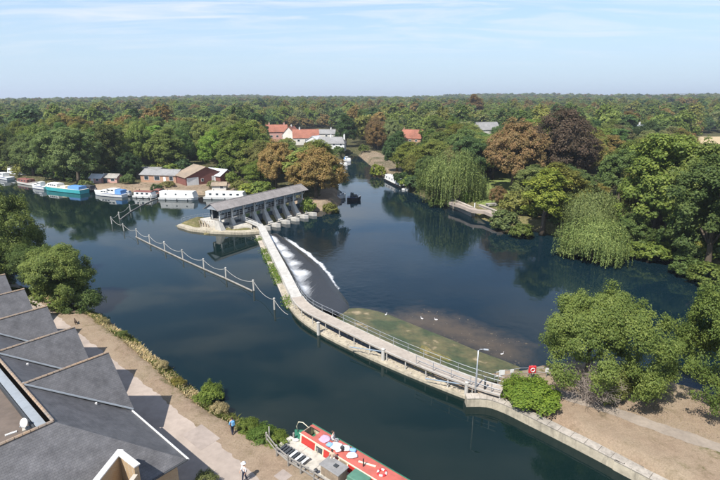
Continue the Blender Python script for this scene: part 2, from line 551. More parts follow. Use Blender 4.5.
UPPER += [tuple(np.array(QUAY[-1]) + qd * 100), tuple(np.array(QUAY[-1]) + qd * 30)] + QUAY[::-1]

LOWER = [at2(u, v, LOW) for u, v in ((512, 376), (490, 373), (462, 365), (425, 350), (385, 333), (350, 318), (325, 305), (310, 290), (295, 262),
                                     (280, 240), (270, 230))]
LOWER += [tuple(S0 + SN * 1.5 + SD * 4), tuple(S1 + SN * 1.5)]
LOWER += [at2(u, v, LOW) for u, v in ((306, 211), (325, 210.5), (336, 208), (341, 203), (341, 195), (338, 186), (340, 176), (343, 166), (344, 158),
                                      (346, 153), (355, 153), (362, 158), (372, 167), (385, 177), (398, 186), (410, 192), (425, 197.5), (448, 205),
                                      (470, 214), (500, 226), (530, 229), (560, 237), (585, 251), (610, 250), (640, 247), (665, 254), (690, 264),
                                      (720, 276), (770, 296), (840, 325), (960, 375))]
LOWER += [at2(u, v, LOW) for u, v in ((1000, 480), (900, 455), (800, 428), (730, 408), (685, 394), (650, 384), (610, 374), (565, 368), (535, 371))]
WEIR = [at2(u, v) for u, v in ((476, 399), (400, 373), (330, 340), (295, 314), (281, 285), (256, 233), (240, 226), (262, 220), (300, 236),
                               (325, 275), (358, 312), (425, 348), (500, 372), (503, 386))]


def seg_dist(px, py, poly):
    d = np.full(px.shape, 1e9)
    n = len(poly)
    for i in range(n):
        x1, y1 = poly[i]; x2, y2 = poly[(i + 1) % n]
        ex, ey = x2 - x1, y2 - y1
        L = ex * ex + ey * ey + 1e-9
        t = np.clip(((px - x1) * ex + (py - y1) * ey) / L, 0, 1)
        d = np.minimum(d, (px - x1 - t * ex) ** 2 + (py - y1 - t * ey) ** 2)
    return np.sqrt(d)


def inside(px, py, poly):
    r = np.zeros(px.shape, bool)
    n = len(poly)
    for i in range(n):
        x1, y1 = poly[i]; x2, y2 = poly[(i + 1) % n]
        if y1 == y2: continue
        c = ((y1 > py) != (y2 > py)) & (px < (x2 - x1) * (py - y1) / (y2 - y1) + x1)
        r ^= c
    return r


def sdist(px, py, poly):
    d = seg_dist(px, py, poly)
    return np.where(inside(px, py, poly), -d, d)


def sstep(a, b, x):
    t = np.clip((x - a) / (b - a), 0, 1)
    return t * t * (3 - 2 * t)


def vnoise(x, y, s, seed=0):
    """smooth value noise"""
    x = x / s + 371.3 + seed * 17.7; y = y / s + 911.1 + seed * 5.3
    xi, yi = np.floor(x).astype(np.int64), np.floor(y).astype(np.int64)
    fx, fy = x - xi, y - yi
    fx = fx * fx * (3 - 2 * fx); fy = fy * fy * (3 - 2 * fy)

    def h(a, b):
        n = (a * 374761393 + b * 668265263 + seed * 1442695041) & 0x7fffffff
        n = ((n ^ (n >> 13)) * 1274126177) & 0x7fffffff
        return ((n ^ (n >> 16)) & 0xffff) / 65535.0
    return (h(xi, yi) * (1 - fx) + h(xi + 1, yi) * fx) * (1 - fy) + (h(xi, yi + 1) * (1 - fx) + h(xi + 1, yi + 1) * fx) * fy


def land_level(x, y):
    r = np.sqrt(x * x + y * y)
    rise = 9.0 * sstep(350, 1300, r) * (0.55 + 0.9 * vnoise(x, y, 700, 3)) + 30.0 * sstep(1200, 2800, r) * sstep(0.3, 0.85, vnoise(x, y, 800, 4)) * (0.45 + 0.55 * sstep(-0.5, -0.1, x / (np.abs(y) + 50))) + 75.0 * sstep(5200, 8500, r) * sstep(0.28, 0.60, x / (np.abs(y) + 50)) * (0.7 + 0.5 * vnoise(x, y, 1200, 6))
    rise = rise * (0.62 + 0.38 * sstep(-0.75, -0.15, x / (np.abs(y) + 50)))
    bumpy = 0.35 * (vnoise(x, y, 9, 1) - 0.5) * sstep(75, 110, r)
    return 1.0 + rise + bumpy


def ground_z(x, y):
    x = np.asarray(x, float); y = np.asarray(y, float)
    land = land_level(x, y)
    du, dl = sdist(x, y, UPPER), sdist(x, y, LOWER)
    wob = 0.5 * (vnoise(x, y, 2.3, 7) - 0.5)
    bwu = 1.9; bwl = 2.6
    hu = np.where(du > 0, 0 + (land - 0) * sstep(0, bwu, du + wob * sstep(0.2, 1, du)), -2.6 * sstep(0, 3, -du))
    hl = np.where(dl > 0, LOW + (land - LOW) * sstep(0, bwl, dl + wob), LOW - 2.4 * sstep(0, 3, -dl))
    h = np.minimum(hu, hl)
    w = inside(x, y, WEIR)
    return np.where(w, np.minimum(h, -1.9), h)


def gz(x, y):
    return float(ground_z(np.array([x]), np.array([y]))[0])


def axis(lo, hi, step, far_lo, far_hi, g):
    mid = list(np.arange(lo, hi, step))
    a, s = [], step
    p = lo
    while p > far_lo:
        s *= g; p -= s; a.append(p)
    b, s, p = [], step, mid[-1]
    while p < far_hi:
        s *= g; p += s; b.append(p)
    return np.array(a[::-1] + mid + b)


def grid_mesh(name, gx, gy, z, keep=None):
    nx, ny = len(gx), len(gy)
    X, Y = np.meshgrid(gx, gy)
    co = np.stack([X.ravel(), Y.ravel(), np.asarray(z).ravel()], 1)
    i = np.arange(ny - 1)[:, None] * nx + np.arange(nx - 1)[None, :]
    q = np.stack([i, i + 1, i + nx + 1, i + nx], -1).reshape(-1, 4)
    if keep is not None:
        q = q[keep.ravel()]
        used = np.unique(q)
        remap = -np.ones(len(co), np.int64); remap[used] = np.arange(len(used))
        co = co[used]; q = remap[q]
    else:
        used = np.arange(len(co))
    me = bpy.data.meshes.new(name)
    me.vertices.add(len(co)); me.vertices.foreach_set('co', co.ravel())
    me.loops.add(len(q) * 4); me.loops.foreach_set('vertex_index', q.ravel().astype(np.int32))
    me.polygons.add(len(q)); me.polygons.foreach_set('loop_start', np.arange(0, len(q) * 4, 4, dtype=np.int32))
    me.polygons.foreach_set('use_smooth', np.ones(len(q), bool))
    me.update(calc_edges=True)
    me.validate()
    return me, used, co


def fattr(me, name, vals, dom='POINT'):
    a = me.attributes.new(name, 'FLOAT', dom)
    a.data.foreach_set('value', np.asarray(vals, np.float32))


# ground sheet
gx = axis(-75, 75, 0.6, -9000, 9000, 1.028)
gy = axis(18, 165, 0.6, -60, 11000, 1.026)
X, Y = np.meshgrid(gx, gy)
Zg = ground_z(X, Y)
gme, _, gco = grid_mesh('ground', gx, gy, Zg)
fx, fy = gco[:, 0], gco[:, 1]
du = sdist(fx, fy, UPPER); dl = sdist(fx, fy, LOWER)
nz5 = vnoise(fx, fy, 4.5, 11); nz1 = vnoise(fx, fy, 1.3, 12); nz20 = vnoise(fx, fy, 20, 13)
nearbank = inside(fx, fy, [(-60, -60), (-60, 62), (-48, 72), (-30, 64), (-8, 44), (70, -20), (70, -60)])
dirt = np.zeros(len(fx))
dirt = np.where(nearbank, 1.0 - 0.75 * sstep(2.6, 0.8, du + 1.6 * (nz5 - 0.5)), dirt)
pen = (fx > 8) & (fy < 64) & (fx < 130) & (~nearbank) & (fy > -60) & (dl > -3) & (fy < 0.1 * fx + 50)
dirt = np.where(pen, 1.0 - 0.55 * sstep(0.52, 0.8, nz5 * 0.7 + nz1 * 0.3), dirt)
isl = (dl < 6.5) & (dl > -1) & (fx > -20) & (fx < 0) & (fy > 128) & (fy < 165)
dirt = np.where(isl, 1.0, dirt)
yard = inside(fx, fy, [at2(u, v, 1) for u, v in ((80, 189), (100, 183), (135, 184), (150, 180), (182, 178), (232, 182), (240, 195), (200, 197), (120, 193))])
dirt = np.where(yard, 0.35 + 0.6 * nz5, dirt)
cove = inside(fx, fy, [at2(u, v, 1) for u, v in ((352, 152), (372, 150), (400, 160), (402, 178), (395, 186), (372, 168))])
dirt = np.where(cove, 0.15 + 0.45 * nz5, dirt)
lawn = np.zeros(len(fx))
lw = inside(fx, fy, [at2(u, v, 1) for u, v in ((468, 198), (470, 176), (505, 170), (520, 190), (500, 208), (480, 205))])
lawn = np.where(lw, 1.0, lawn)
fld = inside(fx, fy, [at2(u, v, 1) for u, v in ((694, 149), (697, 137), (770, 137), (770, 152))])
pale = np.where(fld, 1.0, 0.0)
fattr(gme, 'dirt', dirt); fattr(gme, 'lawn', lawn); fattr(gme, 'pale', pale)
fattr(gme, 'wood', sstep(120, 170, np.sqrt(fx * fx + fy * fy)))
m, nt, b = nodes_of('ground')
pos = N(nt, 'ShaderNodeNewGeometry').outputs['Position']
n1 = N(nt, 'ShaderNodeTexNoise', {'Vector': pos, 'Scale': 1.3, 'Detail': 9.0, 'Roughness': 0.7})
n2 = N(nt, 'ShaderNodeTexNoise', {'Vector': pos, 'Scale': 0.22, 'Detail': 5.0})
n3 = N(nt, 'ShaderNodeTexNoise', {'Vector': pos, 'Scale': 7.0, 'Detail': 6.0, 'Roughness': 0.75})
r1 = N(nt, 'ShaderNodeMapRange', {'Value': n1.outputs['Fac'], 'From Min': 0.3, 'From Max': 0.7})
r2 = N(nt, 'ShaderNodeMapRange', {'Value': n2.outputs['Fac'], 'From Min': 0.35, 'From Max': 0.65})
r3 = N(nt, 'ShaderNodeMapRange', {'Value': n3.outputs['Fac'], 'From Min': 0.3, 'From Max': 0.7, 'To Min': 0.75, 'To Max': 1.25})
A = lambda nm: N(nt, 'ShaderNodeAttribute', attribute_name=nm, attribute_type='GEOMETRY').outputs['Fac']
g1 = N(nt, 'ShaderNodeMix', {0: r1.outputs[0], 6: (0.065, 0.072, 0.026, 1), 7: (0.20, 0.17, 0.075, 1)}, data_type='RGBA')
d1 = N(nt, 'ShaderNodeMix', {0: r1.outputs[0], 6: (0.175, 0.125, 0.086, 1), 7: (0.285, 0.212, 0.15, 1)}, data_type='RGBA')
d2 = N(nt, 'ShaderNodeMix', {0: r2.outputs[0], 6: d1.outputs[2], 7: (0.255, 0.20, 0.14, 1)}, data_type='RGBA')
wd = N(nt, 'ShaderNodeMix', {0: r1.outputs[0], 6: (0.03, 0.036, 0.014, 1), 7: (0.075, 0.075, 0.03, 1)}, data_type='RGBA')
k1 = N(nt, 'ShaderNodeMix', {0: A('wood'), 6: g1.outputs[2], 7: wd.outputs[2]}, data_type='RGBA')
dd = N(nt, 'ShaderNodeMath', {0: A('dirt'), 1: r1.outputs[0]}, operation='ADD')
dr = N(nt, 'ShaderNodeMapRange', {'Value': dd.outputs[0], 'From Min': 0.55, 'From Max': 1.05})
k2 = N(nt, 'ShaderNodeMix', {0: dr.outputs[0], 6: k1.outputs[2], 7: d2.outputs[2]}, data_type='RGBA')
k3 = N(nt, 'ShaderNodeMix', {0: A('lawn'), 6: k2.outputs[2], 7: (0.16, 0.20, 0.06, 1)}, data_type='RGBA')
n4 = N(nt, 'ShaderNodeTexNoise', {'Vector': pos, 'Scale': 0.55, 'Detail': 10.0, 'Roughness': 0.72, 'Distortion': 0.7})
r4 = N(nt, 'ShaderNodeMapRange', {'Value': n4.outputs['Fac'], 'From Min': 0.52, 'From Max': 0.66, 'To Max': 0.6})
k3 = N(nt, 'ShaderNodeMix', {0: r4.outputs[0], 6: k3.outputs[2], 7: (0.125, 0.098, 0.055, 1)}, data_type='RGBA')
k4 = N(nt, 'ShaderNodeMix', {0: A('pale'), 6: k3.outputs[2], 7: (0.42, 0.33, 0.2, 1)}, data_type='RGBA')
hs = N(nt, 'ShaderNodeHueSaturation', {'Color': k4.outputs[2], 'Value': r3.outputs[0]})
nt.links.new(hs.outputs[0], b.inputs['Base Color'])
b.inputs['Roughness'].default_value = 0.95
b.inputs['Specular IOR Level'].default_value = 0.1
bp = N(nt, 'ShaderNodeBump', {'Height': n3.outputs['Fac'], 'Strength': 0.5, 'Distance': 0.08})
nt.links.new(bp.outputs[0], b.inputs['Normal'])
gme.materials.append(m)
tag(link('ground', gme), kind='structure')

# water sheets
M['water_up'] = water_mat('river_water', (0.0036, 0.0115, 0.0112), (0.03, 0.035, 0.02), 0.07, 0.05)
M['water_low'] = water_mat('pool_water', (0.0036, 0.0125, 0.0185), (0.085, 0.064, 0.042), 0.11, 0.06)


def water_sheet(name, poly, z, m_, gx, gy, shoal=None, agit=None, clip=None):
    X, Y = np.meshgrid(gx, gy)
    d = sdist(X, Y, poly)
    ok = d < 0.9
    if clip is not None: ok &= ~inside(X, Y, clip)
    keep = ok[:-1, :-1] | ok[1:, :-1] | ok[:-1, 1:] | ok[1:, 1:]
    me, used, co = grid_mesh(name, gx, gy, np.full(X.shape, z), keep)
    s = np.zeros(len(co)); a_ = np.zeros(len(co))
    if shoal is not None:
        s = sstep(3.5, -6.0, sdist(co[:, 0], co[:, 1], shoal))
    if agit is not None:
        a_ = sstep(agit[1], 0, seg_dist(co[:, 0], co[:, 1], agit[0]))
    fattr(me, 'shallow', s); fattr(me, 'agit', a_)
    me.materials.append(m_)
    return tag(link(name, me), kind='structure')


SHOAL = [at2(u, v, LOW) for u, v in ((350, 309), (395, 311), (418, 306), (452, 312), (478, 322), (505, 333), (532, 344), (532, 366), (500, 366), (440, 345), (380, 325))]
TOE = [at2(u, v, LOW) for u, v in ((279, 235), (300, 249), (318, 262), (328, 272), (335, 282), (343, 293), (350, 303))]
uxs = axis(-70, 40, 0.8, -560, 130, 1.05); uys = axis(20, 165, 0.8, -40, 480, 1.04)
water_sheet('river', UPPER, 0.0, M['water_up'], uxs, uys)
lxs = axis(-25, 45, 0.7, -45, 170, 1.05); lys = axis(36, 140, 0.7, 0, 300, 1.04)
water_sheet('weir_pool', LOWER, LOW, M['water_low'], lxs, lys, SHOAL, (TOE + TOE[::-1], 16.0))

# ------------------------------------------------------------------ near bank paving (towpath) and peninsula path
def ribbon(pts, w, z):
    """flat strip along a polyline"""
    P = [Vector((p[0], p[1], 0)) for p in pts]
    L, Rr = [], []
    for i, p in enumerate(P):
        d = (P[min(i + 1, len(P) - 1)] - P[max(i - 1, 0)]).normalized()
        n = Vector((-d.y, d.x, 0))
        ww = w[i] if isinstance(w, (list, tuple)) else w
        L.append(p + n * ww / 2); Rr.append(p - n * ww / 2)
    mb = MB()
    for i in range(len(P) - 1):
        z0 = z[i] if isinstance(z, (list, tuple)) else z
        z1 = z[i + 1] if isinstance(z, (list, tuple)) else z
        mb.quad((Rr[i].x, Rr[i].y, z0), (Rr[i + 1].x, Rr[i + 1].y, z1), (L[i + 1].x, L[i + 1].y, z1), (L[i].x, L[i].y, z0))
    return mb, L, Rr


def smooth_line(pts, k=4):
    """Catmull-Rom through the points"""
    P = [np.array(p, float) for p in pts]
    out = []
    for i in range(len(P) - 1):
        p0 = P[max(i - 1, 0)]; p1 = P[i]; p2 = P[i + 1]; p3 = P[min(i + 2, len(P) - 1)]
        for j in range(k):
            t = j / k
            out.append(0.5 * ((2 * p1) + (-p0 + p2) * t + (2 * p0 - 5 * p1 + 4 * p2 - p3) * t * t + (-p0 + 3 * p1 - 3 * p2 + p3) * t ** 3))
    out.append(P[-1])
    return out


# building frame: corner of the eaves on the river side, e along the river, n towards it
BC = np.array(at2(181, 450, 5.0)); BE = np.array((0.761, -0.648)); BN = np.array((0.648, 0.761))


def bl(s, q, z):
    """s upstream from the corner, q back from the river"""
    p = BC - BE * s - BN * q
    return (p[0], p[1], z)


tp = [bl(62, -2.7, 0)[:2], bl(45, -2.6, 0)[:2], bl(30, -2.5, 0)[:2], bl(18, -2.4, 0)[:2], bl(9, -2.3, 0)[:2], bl(2, -2.2, 0)[:2], bl(-6, -1.7, 0)[:2], bl(-16, -0.4, 0)[:2], bl(-40, 3, 0)[:2]]
tps = smooth_line(tp, 40)
mb, _, _ = ribbon(tps, [5.2 + 0.5 * (float(vnoise(np.array([p[0]]), np.array([p[1]]), 1.1, 14)[0]) - 0.5) + 0.5 * (float(vnoise(np.array([p[0]]), np.array([p[1]]), 0.4, 15)[0]) - 0.5) for p in tps], 1.006)
tag(mb.build('towpath', M['paving']), kind='structure')
mb = MB(); a0 = at2(201, 437, 1); mb.box((a0[0], a0[1], 1.011 - 0.02), (3.0, 2.0, 0.048), math.atan2(BE[1], BE[0]), 0)
tag(mb.build('paving_patch', M['paver_dark']), kind='structure')
mb = MB(); a0 = at2(283, 476, 1); mb.box((a0[0], a0[1], 1.011 - 0.02), (1.1, 1.0, 0.048), math.atan2(BE[1], BE[0]), 0)
tag(mb.build('paving_patch', M['paver_dark']), kind='structure')

pp = [at2(u, v, 1) for u, v in ((500, 392), (520, 391), (545, 391), (570, 397), (610, 410), (660, 428), (720, 448), (800, 476))]
pps = smooth_line(pp, 30)
mb, _, _ = ribbon(pps, [1.45 + 0.7 * (float(vnoise(np.array([p[0]]), np.array([p[1]]), 1.2, 16)[0]) - 0.5) + 0.35 * (float(vnoise(np.array([p[0]]), np.array([p[1]]), 0.35, 17)[0]) - 0.5) for p in pps], 1.012)
M['path'] = mat('gravel_path', (0.27, 0.225, 0.18), 0.95, 0.25, 2.5, 0.4)
tag(mb.build('footpath', M['path']), kind='structure')

# quay of the peninsula: coping stones on a wall
qroot = empty('quay_wall', (0, 0, 0), label='weathered concrete quay wall with pale coping along the dry peninsula', cat='wall')
qs = smooth_line([np.array(at2(466, 397, 0.9))] + [np.array(at2(u, v, 0.95)) for u, v in ((487, 397), (506, 403), (530, 414.5), (560, 429), (600, 449), (640, 470), (690, 496))] + [np.array(at2(690, 496, 0.95)) + qd * 60], 3)
mbw, L_, R_ = ribbon(qs, 0.8, 0)
mb = MB()
for i in range(len(L_) - 1):
    a, bb_, c, d = L_[i], L_[i + 1], R_[i + 1], R_[i]
    mb.prism([(a.x, a.y), (bb_.x, bb_.y), (c.x, c.y), (d.x, d.y)], -2.6, 0.93, 0)
mb.build('wall', M['ledge'], qroot)
mbc, L_, R_ = ribbon(qs, 0.9, 0)
tot = 0
for i in range(len(qs) - 1):
    seg = np.linalg.norm(qs[i + 1] - qs[i]); n = max(1, int(round(seg / 1.5)))
    if qs[i][1] < 16: continue
    for k in range(n):
        t0, t1 = (k + 0.012) / n, (k + 0.988) / n
        l0, l1 = L_[i].lerp(L_[i + 1], t0), L_[i].lerp(L_[i + 1], t1); r0, r1 = R_[i].lerp(R_[i + 1], t0), R_[i].lerp(R_[i + 1], t1)
        dz = rnd.uniform(-0.012, 0.012)
        MB().prism([(l0.x, l0.y), (l1.x, l1.y), (r1.x, r1.y), (r0.x, r0.y)], 0.934, 1.06 + dz, 0).build('coping_stone', M['coping_old'], qroot, bevel=0.02)
# low kerb line behind the quay


# ================================================================== THE SLATE-ROOFED BUILDING
bld = empty('riverside_building', bl(0, 0, 1.0), label='low brick riverside building with row of slate gables and brown flat roof', cat='building')
bld.location = (0, 0, 0)
EZ, RZ_, QR = 4.2, 8.4, 6.2
GABLES = (12.3, 19.9, 27.6, 35.2, 42.8)
HW = 3.75


def slope(name, pts, par, m_='slate', thick=0.0):
    """roof plane; uv in metres, u level, v up the slope"""
    P = [Vector(p) for p in pts]
    nrm = (P[1] - P[0]).cross(P[2] - P[0]).normalized()
    if nrm.z < 0:
        P = P[::-1]; nrm = -nrm
    u = Vector((0, 0, 1)).cross(nrm)
    u = u.normalized() if u.length > 1e-4 else Vector((1, 0, 0))
    v = nrm.cross(u)
    mb = MB()
    mb.add(P, [tuple(range(len(P)))])
    mb.uv[0] = [(p.dot(u), p.dot(v)) for p in P]
    lowp = [p - nrm * 0.12 for p in P]
    n = len(P)
    mb.add(P + lowp, [(i, n + i, n + (i + 1) % n, (i + 1) % n) for i in range(n)] + [tuple(n + n - 1 - i for i in range(n))])
    return mb.build(name, M[m_], par)


slope('roof_slope', [bl(-0.25, -0.2, EZ), bl(50, -0.2, EZ), bl(50, QR, RZ_), bl(5.4, QR, RZ_)], bld)
slope('roof_slope', [bl(-0.25, -0.2, EZ), bl(5.4, QR, RZ_), bl(5.4, 19, RZ_), bl(-0.25, 19, EZ)], bld)
for g_ in GABLES:
    slope('gable_slope', [bl(g_, -0.45, RZ_ + 0.03), bl(g_ - HW, -0.45, EZ + 0.05), bl(g_, QR, RZ_ + 0.03)], bld)
    slope('gable_slope', [bl(g_, -0.45, RZ_ + 0.03), bl(g_ + HW, -0.45, EZ + 0.05), bl(g_, QR, RZ_ + 0.03)], bld)
    # gable wall under the verge
    mb = MB()
    tri = [bl(g_ - HW + 0.15, 0.05, EZ - 0.1), bl(g_ + HW - 0.15, 0.05, EZ - 0.1), bl(g_, 0.05, RZ_ - 0.18)]
    tri2 = [bl(g_ - HW + 0.15, 0.3, EZ - 0.1), bl(g_ + HW - 0.15, 0.3, EZ - 0.1), bl(g_, 0.3, RZ_ - 0.18)]
    mb.add(tri + tri2, [(0, 1, 2), (5, 4, 3), (0, 3, 4, 1), (1, 4, 5, 2), (2, 5, 3, 0)])
    mb.build('gable_wall', M['brick'], bld)
    # ridge tiles: a half-round run
    mb = MB(); n = 15
    for k in range(n):
        q0, q1 = -0.45 + (QR + 0.4) * k / n, -0.45 + (QR + 0.4) * (k + 0.93) / n
        mb.tube([bl(g_, q0, RZ_ + 0.02), bl(g_, q1, RZ_ + 0.02)], 0.10, 6)
    mb.build('ridge_tiles', M['ridge_tile'], bld)
    # valley flashings
    for sg in (-1, 1):
        a, b_ = Vector(bl(g_ + sg * (HW - 0.05), -0.4, EZ + 0.10)), Vector(bl(g_ + sg * 0.15, QR - 0.15, RZ_ + 0.04))
        mb = MB(); mb.tube([a, b_], 0.075, 5)
        mb.build('valley_flashing', M['lead'], bld)
mb = MB(); n = 95
for k in range(n):
    s0_, s1_ = 5.4 + 44.4 * k / n, 5.4 + 44.4 * (k + 0.93) / n
    mb.tube([bl(s0_, QR, RZ_ + 0.03), bl(s1_, QR, RZ_ + 0.03)], 0.11, 6)
mb.build('ridge_tiles', M['ridge_tile'], bld)
mb = MB()
for k in range(27):
    mb.tube([bl(5.4, QR + 12.6 * k / 27, RZ_ + 0.03), bl(5.4, QR + 12.6 * (k + 0.93) / 27, RZ_ + 0.03)], 0.11, 6)
mb.build('ridge_tiles', M['ridge_tile'], bld)
# eaves gutters
mb = MB(); mb.tube([bl(-0.4, -0.3, EZ - 0.02), bl(8.6, -0.3, EZ - 0.02)], 0.075, 8); mb.build('gutter', M['coping'], bld)
mb = MB(); mb.tube([bl(-0.35, -0.3, EZ - 0.03), bl(-0.35, 19, EZ - 0.03)], 0.07, 8); mb.build('gutter', M['dark_steel'], bld)
for g_ in GABLES:
    mb = MB(); mb.tube([bl(g_ + HW - 0.15, -0.05, EZ - 0.1), bl(g_ + HW - 0.15, -0.05, 1.1)], 0.05, 6); mb.build('downpipe', M['dark_steel'], bld)
# walls, lead gutter strip, flat roof
mb = MB(); mb.prism([bl(0.3, 0.3, 0)[:2], bl(49.5, 0.3, 0)[:2], bl(49.5, 18.6, 0)[:2], bl(0.3, 18.6, 0)[:2]], 0.6, EZ - 0.12); mb.build('wall', M['brick'], bld)
mb = MB(); mb.prism([bl(5.55, QR + 0.1, 0)[:2], bl(50, QR + 0.1, 0)[:2], bl(50, 19, 0)[:2], bl(5.55, 19, 0)[:2]], EZ - 0.1, 7.35); mb.build('flat_roof', M['flat_roof'], bld)
mb = MB(); mb.prism([bl(5.9, QR + 0.14, 0)[:2], bl(49.8, QR + 0.14, 0)[:2], bl(49.8, QR + 0.75, 0)[:2], bl(5.9, QR + 0.75, 0)[:2]], 7.36, 7.72); mb.build('lead_gutter', M['lead'], bld)
mb = MB(); mb.prism([bl(6.6, QR + 0.82, 0)[:2], bl(49.8, QR + 0.82, 0)[:2], bl(49.8, QR + 0.94, 0)[:2], bl(6.6, QR + 0.94, 0)[:2]], 7.36, 7.78); mb.build('flashing', M['dark_steel'], bld)
for s_ in (9.5, 14, 17.8, 22.5, 30.2):
    p = bl(s_, 1.6 + (s_ % 3), 0); zz_ = EZ + (RZ_ - EZ) * ((1.6 + s_ % 3) + 0.2) / (QR + 0.2)
    mb = MB(); mb.box((p[0], p[1], zz_ + 0.06), (0.16, 0.16, 0.14), 0.5); mb.build('roof_vent', M['coping'], bld)
# brick parapet with pale coping
pz = 6.9
pa, pb, pc = np.array(at2(93, 484, pz)), np.array(at2(119, 451.5, pz)), np.array(at2(136, 464.5, pz))


def wall_run(mb, a, b, w, z0, z1, m=0, ext=0.0):
    d = (b - a) / np.linalg.norm(b - a); n = np.array((-d[1], d[0])) * w / 2
    a = a - d * ext; b = b + d * ext
    mb.prism([tuple(a + n), tuple(b + n), tuple(b - n), tuple(a - n)], z0, z1, m)


mb = MB(); wall_run(mb, pa, pb, 0.3, 3.9, pz - 0.1); wall_run(mb, pb + (pc - pb) * 0.11, pc, 0.3, 1.0, pz - 0.1)
pd = pc + (pa - pb); wall_run(mb, pc + (pd - pc) * 0.07, pd, 0.3, 1.0, pz - 0.6)
mb.build('parapet_wall', M['brick'], bld)
mb = MB(); wall_run(mb, pa, pb, 0.44, pz - 0.1, pz + 0.02, ext=0.2); mb.build('coping', M['coping'], bld, bevel=0.02)
mb = MB(); wall_run(mb, pb + (pc - pb) * 0.13, pc, 0.44, pz - 0.1, pz + 0.016, ext=0.15); mb.build('coping', M['coping'], bld, bevel=0.02)

# satellite dish
dp = at(27, 429, 7.35)
dish = empty('satellite_dish', (dp.x, dp.y, 7.35), label='round white satellite dish on the brown flat roof', cat='satellite dish')
mb = MB(); mb.box((0, 0, 0.05), (0.55, 0.45, 0.1), 0.6); mb.build('base_block', M['concrete'], dish)
mb = MB(); mb.tube([(0, 0, 0.1), (0, 0, 0.62)], 0.03, 8); mb.build('mast', M['steel'], dish)
mb = MB(); n = 20; prof = [(0.02, 0.0), (0.12, 0.012), (0.24, 0.045), (0.33, 0.09), (0.335, 0.10), (0.24, 0.065), (0.12, 0.03), (0.02, 0.02)]
mb.lathe((0, 0, 0), prof, n)
o = mb.build('reflector', M['white'], dish, smooth=True); o.location = (0.03, -0.1, 0.6); o.rotation_euler = (R(62), 0, R(-14))
mb = MB(); mb.tube([(0.0, -0.08, 0.4), (-0.06, -0.42, 0.5)], 0.015, 6); mb.ball((-0.07, -0.46, 0.54), 0.05, 8); mb.build('feed_arm', M['grey_paint'], dish)
mb = MB(); mb.box((dp.x + 0.9, dp.y + 0.1, 7.35 + 0.16), (0.5, 0.4, 0.32), -0.7)
tag(mb.build('roof_box', M['dark_steel'], bevel=0.02), 'small dark box on the flat roof beside the satellite dish', 'box')
mb = MB(); mb.box((dp.x - 0.75, dp.y - 0.55, 7.35 + 0.05), (0.7, 0.16, 0.1), 0.7)
tag(mb.build('roof_offcut', M['coping'], bevel=0.01), 'short pale offcut lying on the flat roof below the dish', 'offcut')

# ================================================================== THE WEIR
DZ = 1.6
WP = [np.array(at2(u, v, DZ)) for u, v in ((261, 226), (271, 246), (282, 267), (291.5, 286), (297, 297))]
SP = [np.array(at2(u, v, DZ)) for u, v in ((297, 297), (303, 304.5), (313, 311.5), (330, 320), (352, 330.5), (376, 342), (400, 353), (425, 363.5), (450, 373.5), (470, 381), (488, 387), (502, 391))]
weir = empty('weir_walkway', (0, 0, 0), label='long curved weir footbridge with railing running across the river', cat='footbridge')
NP_ = smooth_line(WP, 5); SPs = smooth_line(SP, 5)


def strip_prism(line, w, z0, z1, off=0.0, m=0):
    mb_, L, Rr = ribbon(line, w, 0)
    mb = MB()
    V = []
    for l, r in zip(L, Rr):
        n = (l - r).normalized() * off
        V.append((l + n, r + n))
    P, F = [], []
    for l, r in V:
        P += [(l.x, l.y, z0), (r.x, r.y, z0), (r.x, r.y, z1), (l.x, l.y, z1)]
    for i in range(len(V) - 1):
        a, b = 4 * i, 4 * (i + 1)
        for k in range(4):
            F.append((a + k, a + (k + 1) % 4, b + (k + 1) % 4, b + k))
    F += [(3, 2, 1, 0), tuple(4 * (len(V) - 1) + k for k in range(4))]
    mb.add(P, F, m)
    return mb


strip_prism(NP_, 1.25, -2.2, DZ - 0.16).build('crest_wall', M['concrete_pale'], weir)
strip_prism(NP_, 1.6, DZ - 0.155, DZ).build('deck', M['concrete_pale'], weir)
strip_prism(SPs, 1.75, DZ - 0.17, DZ).build('deck', M['deck'], weir)
strip_prism(SPs, 0.16, DZ - 0.42, DZ - 0.175, off=0.62).build('beam', M['dark_steel'], weir)
strip_prism(SPs, 0.16, DZ - 0.42, DZ - 0.175, off=-0.62).build('beam', M['dark_steel'], weir)
strip_prism(SPs, 0.07, DZ, DZ + 0.09, off=0.86).build('kick_board', M['concrete_pale'], weir)
strip_prism(SPs, 0.07, DZ, DZ + 0.09, off=-0.86).build('kick_board', M['concrete_pale'], weir)
strip_prism(SPs, 1.4, -2.2, -0.1, off=0.2).build('sill', M['gate'], weir)
# near ledge at the water
LG = [np.array(at2(u, v, 0.3)) for u, v in ((281, 285), (286, 297), (295, 311.5), (308, 323), (330, 336.5), (365, 353.5), (400, 369), (432, 382), (460, 393), (474, 398))]
LGs = smooth_line(LG, 4)
strip_prism(LGs, 1.5, -2.4, 0.3, off=0.45).build('ledge', M['ledge'], weir)


def arc_points(line, step, skip=0.0):
    out = []; acc = skip
    for i in range(len(line) - 1):
        a, b = np.array(line[i]), np.array(line[i + 1])
        L = np.linalg.norm(b - a); d = (b - a) / L
        while acc < L:
            out.append((a + d * acc, d)); acc += step
        acc -= L
    return out


for p, d in arc_points(SPs, 2.75, 1.2):
    n = np.array((-d[1], d[0])) * -1
    q = p + n * 0.68
    mb = MB(); mb.tube([(q[0], q[1], -0.8), (q[0], q[1], DZ - 0.2)], 0.075, 8); mb.build('column', M['concrete_pale'], weir)
    q2 = p - n * 0.68
    mb = MB(); mb.tube([(q2[0], q2[1], -2.0), (q2[0], q2[1], DZ - 0.2)], 0.075, 8); mb.build('column', M['concrete_pale'], weir)
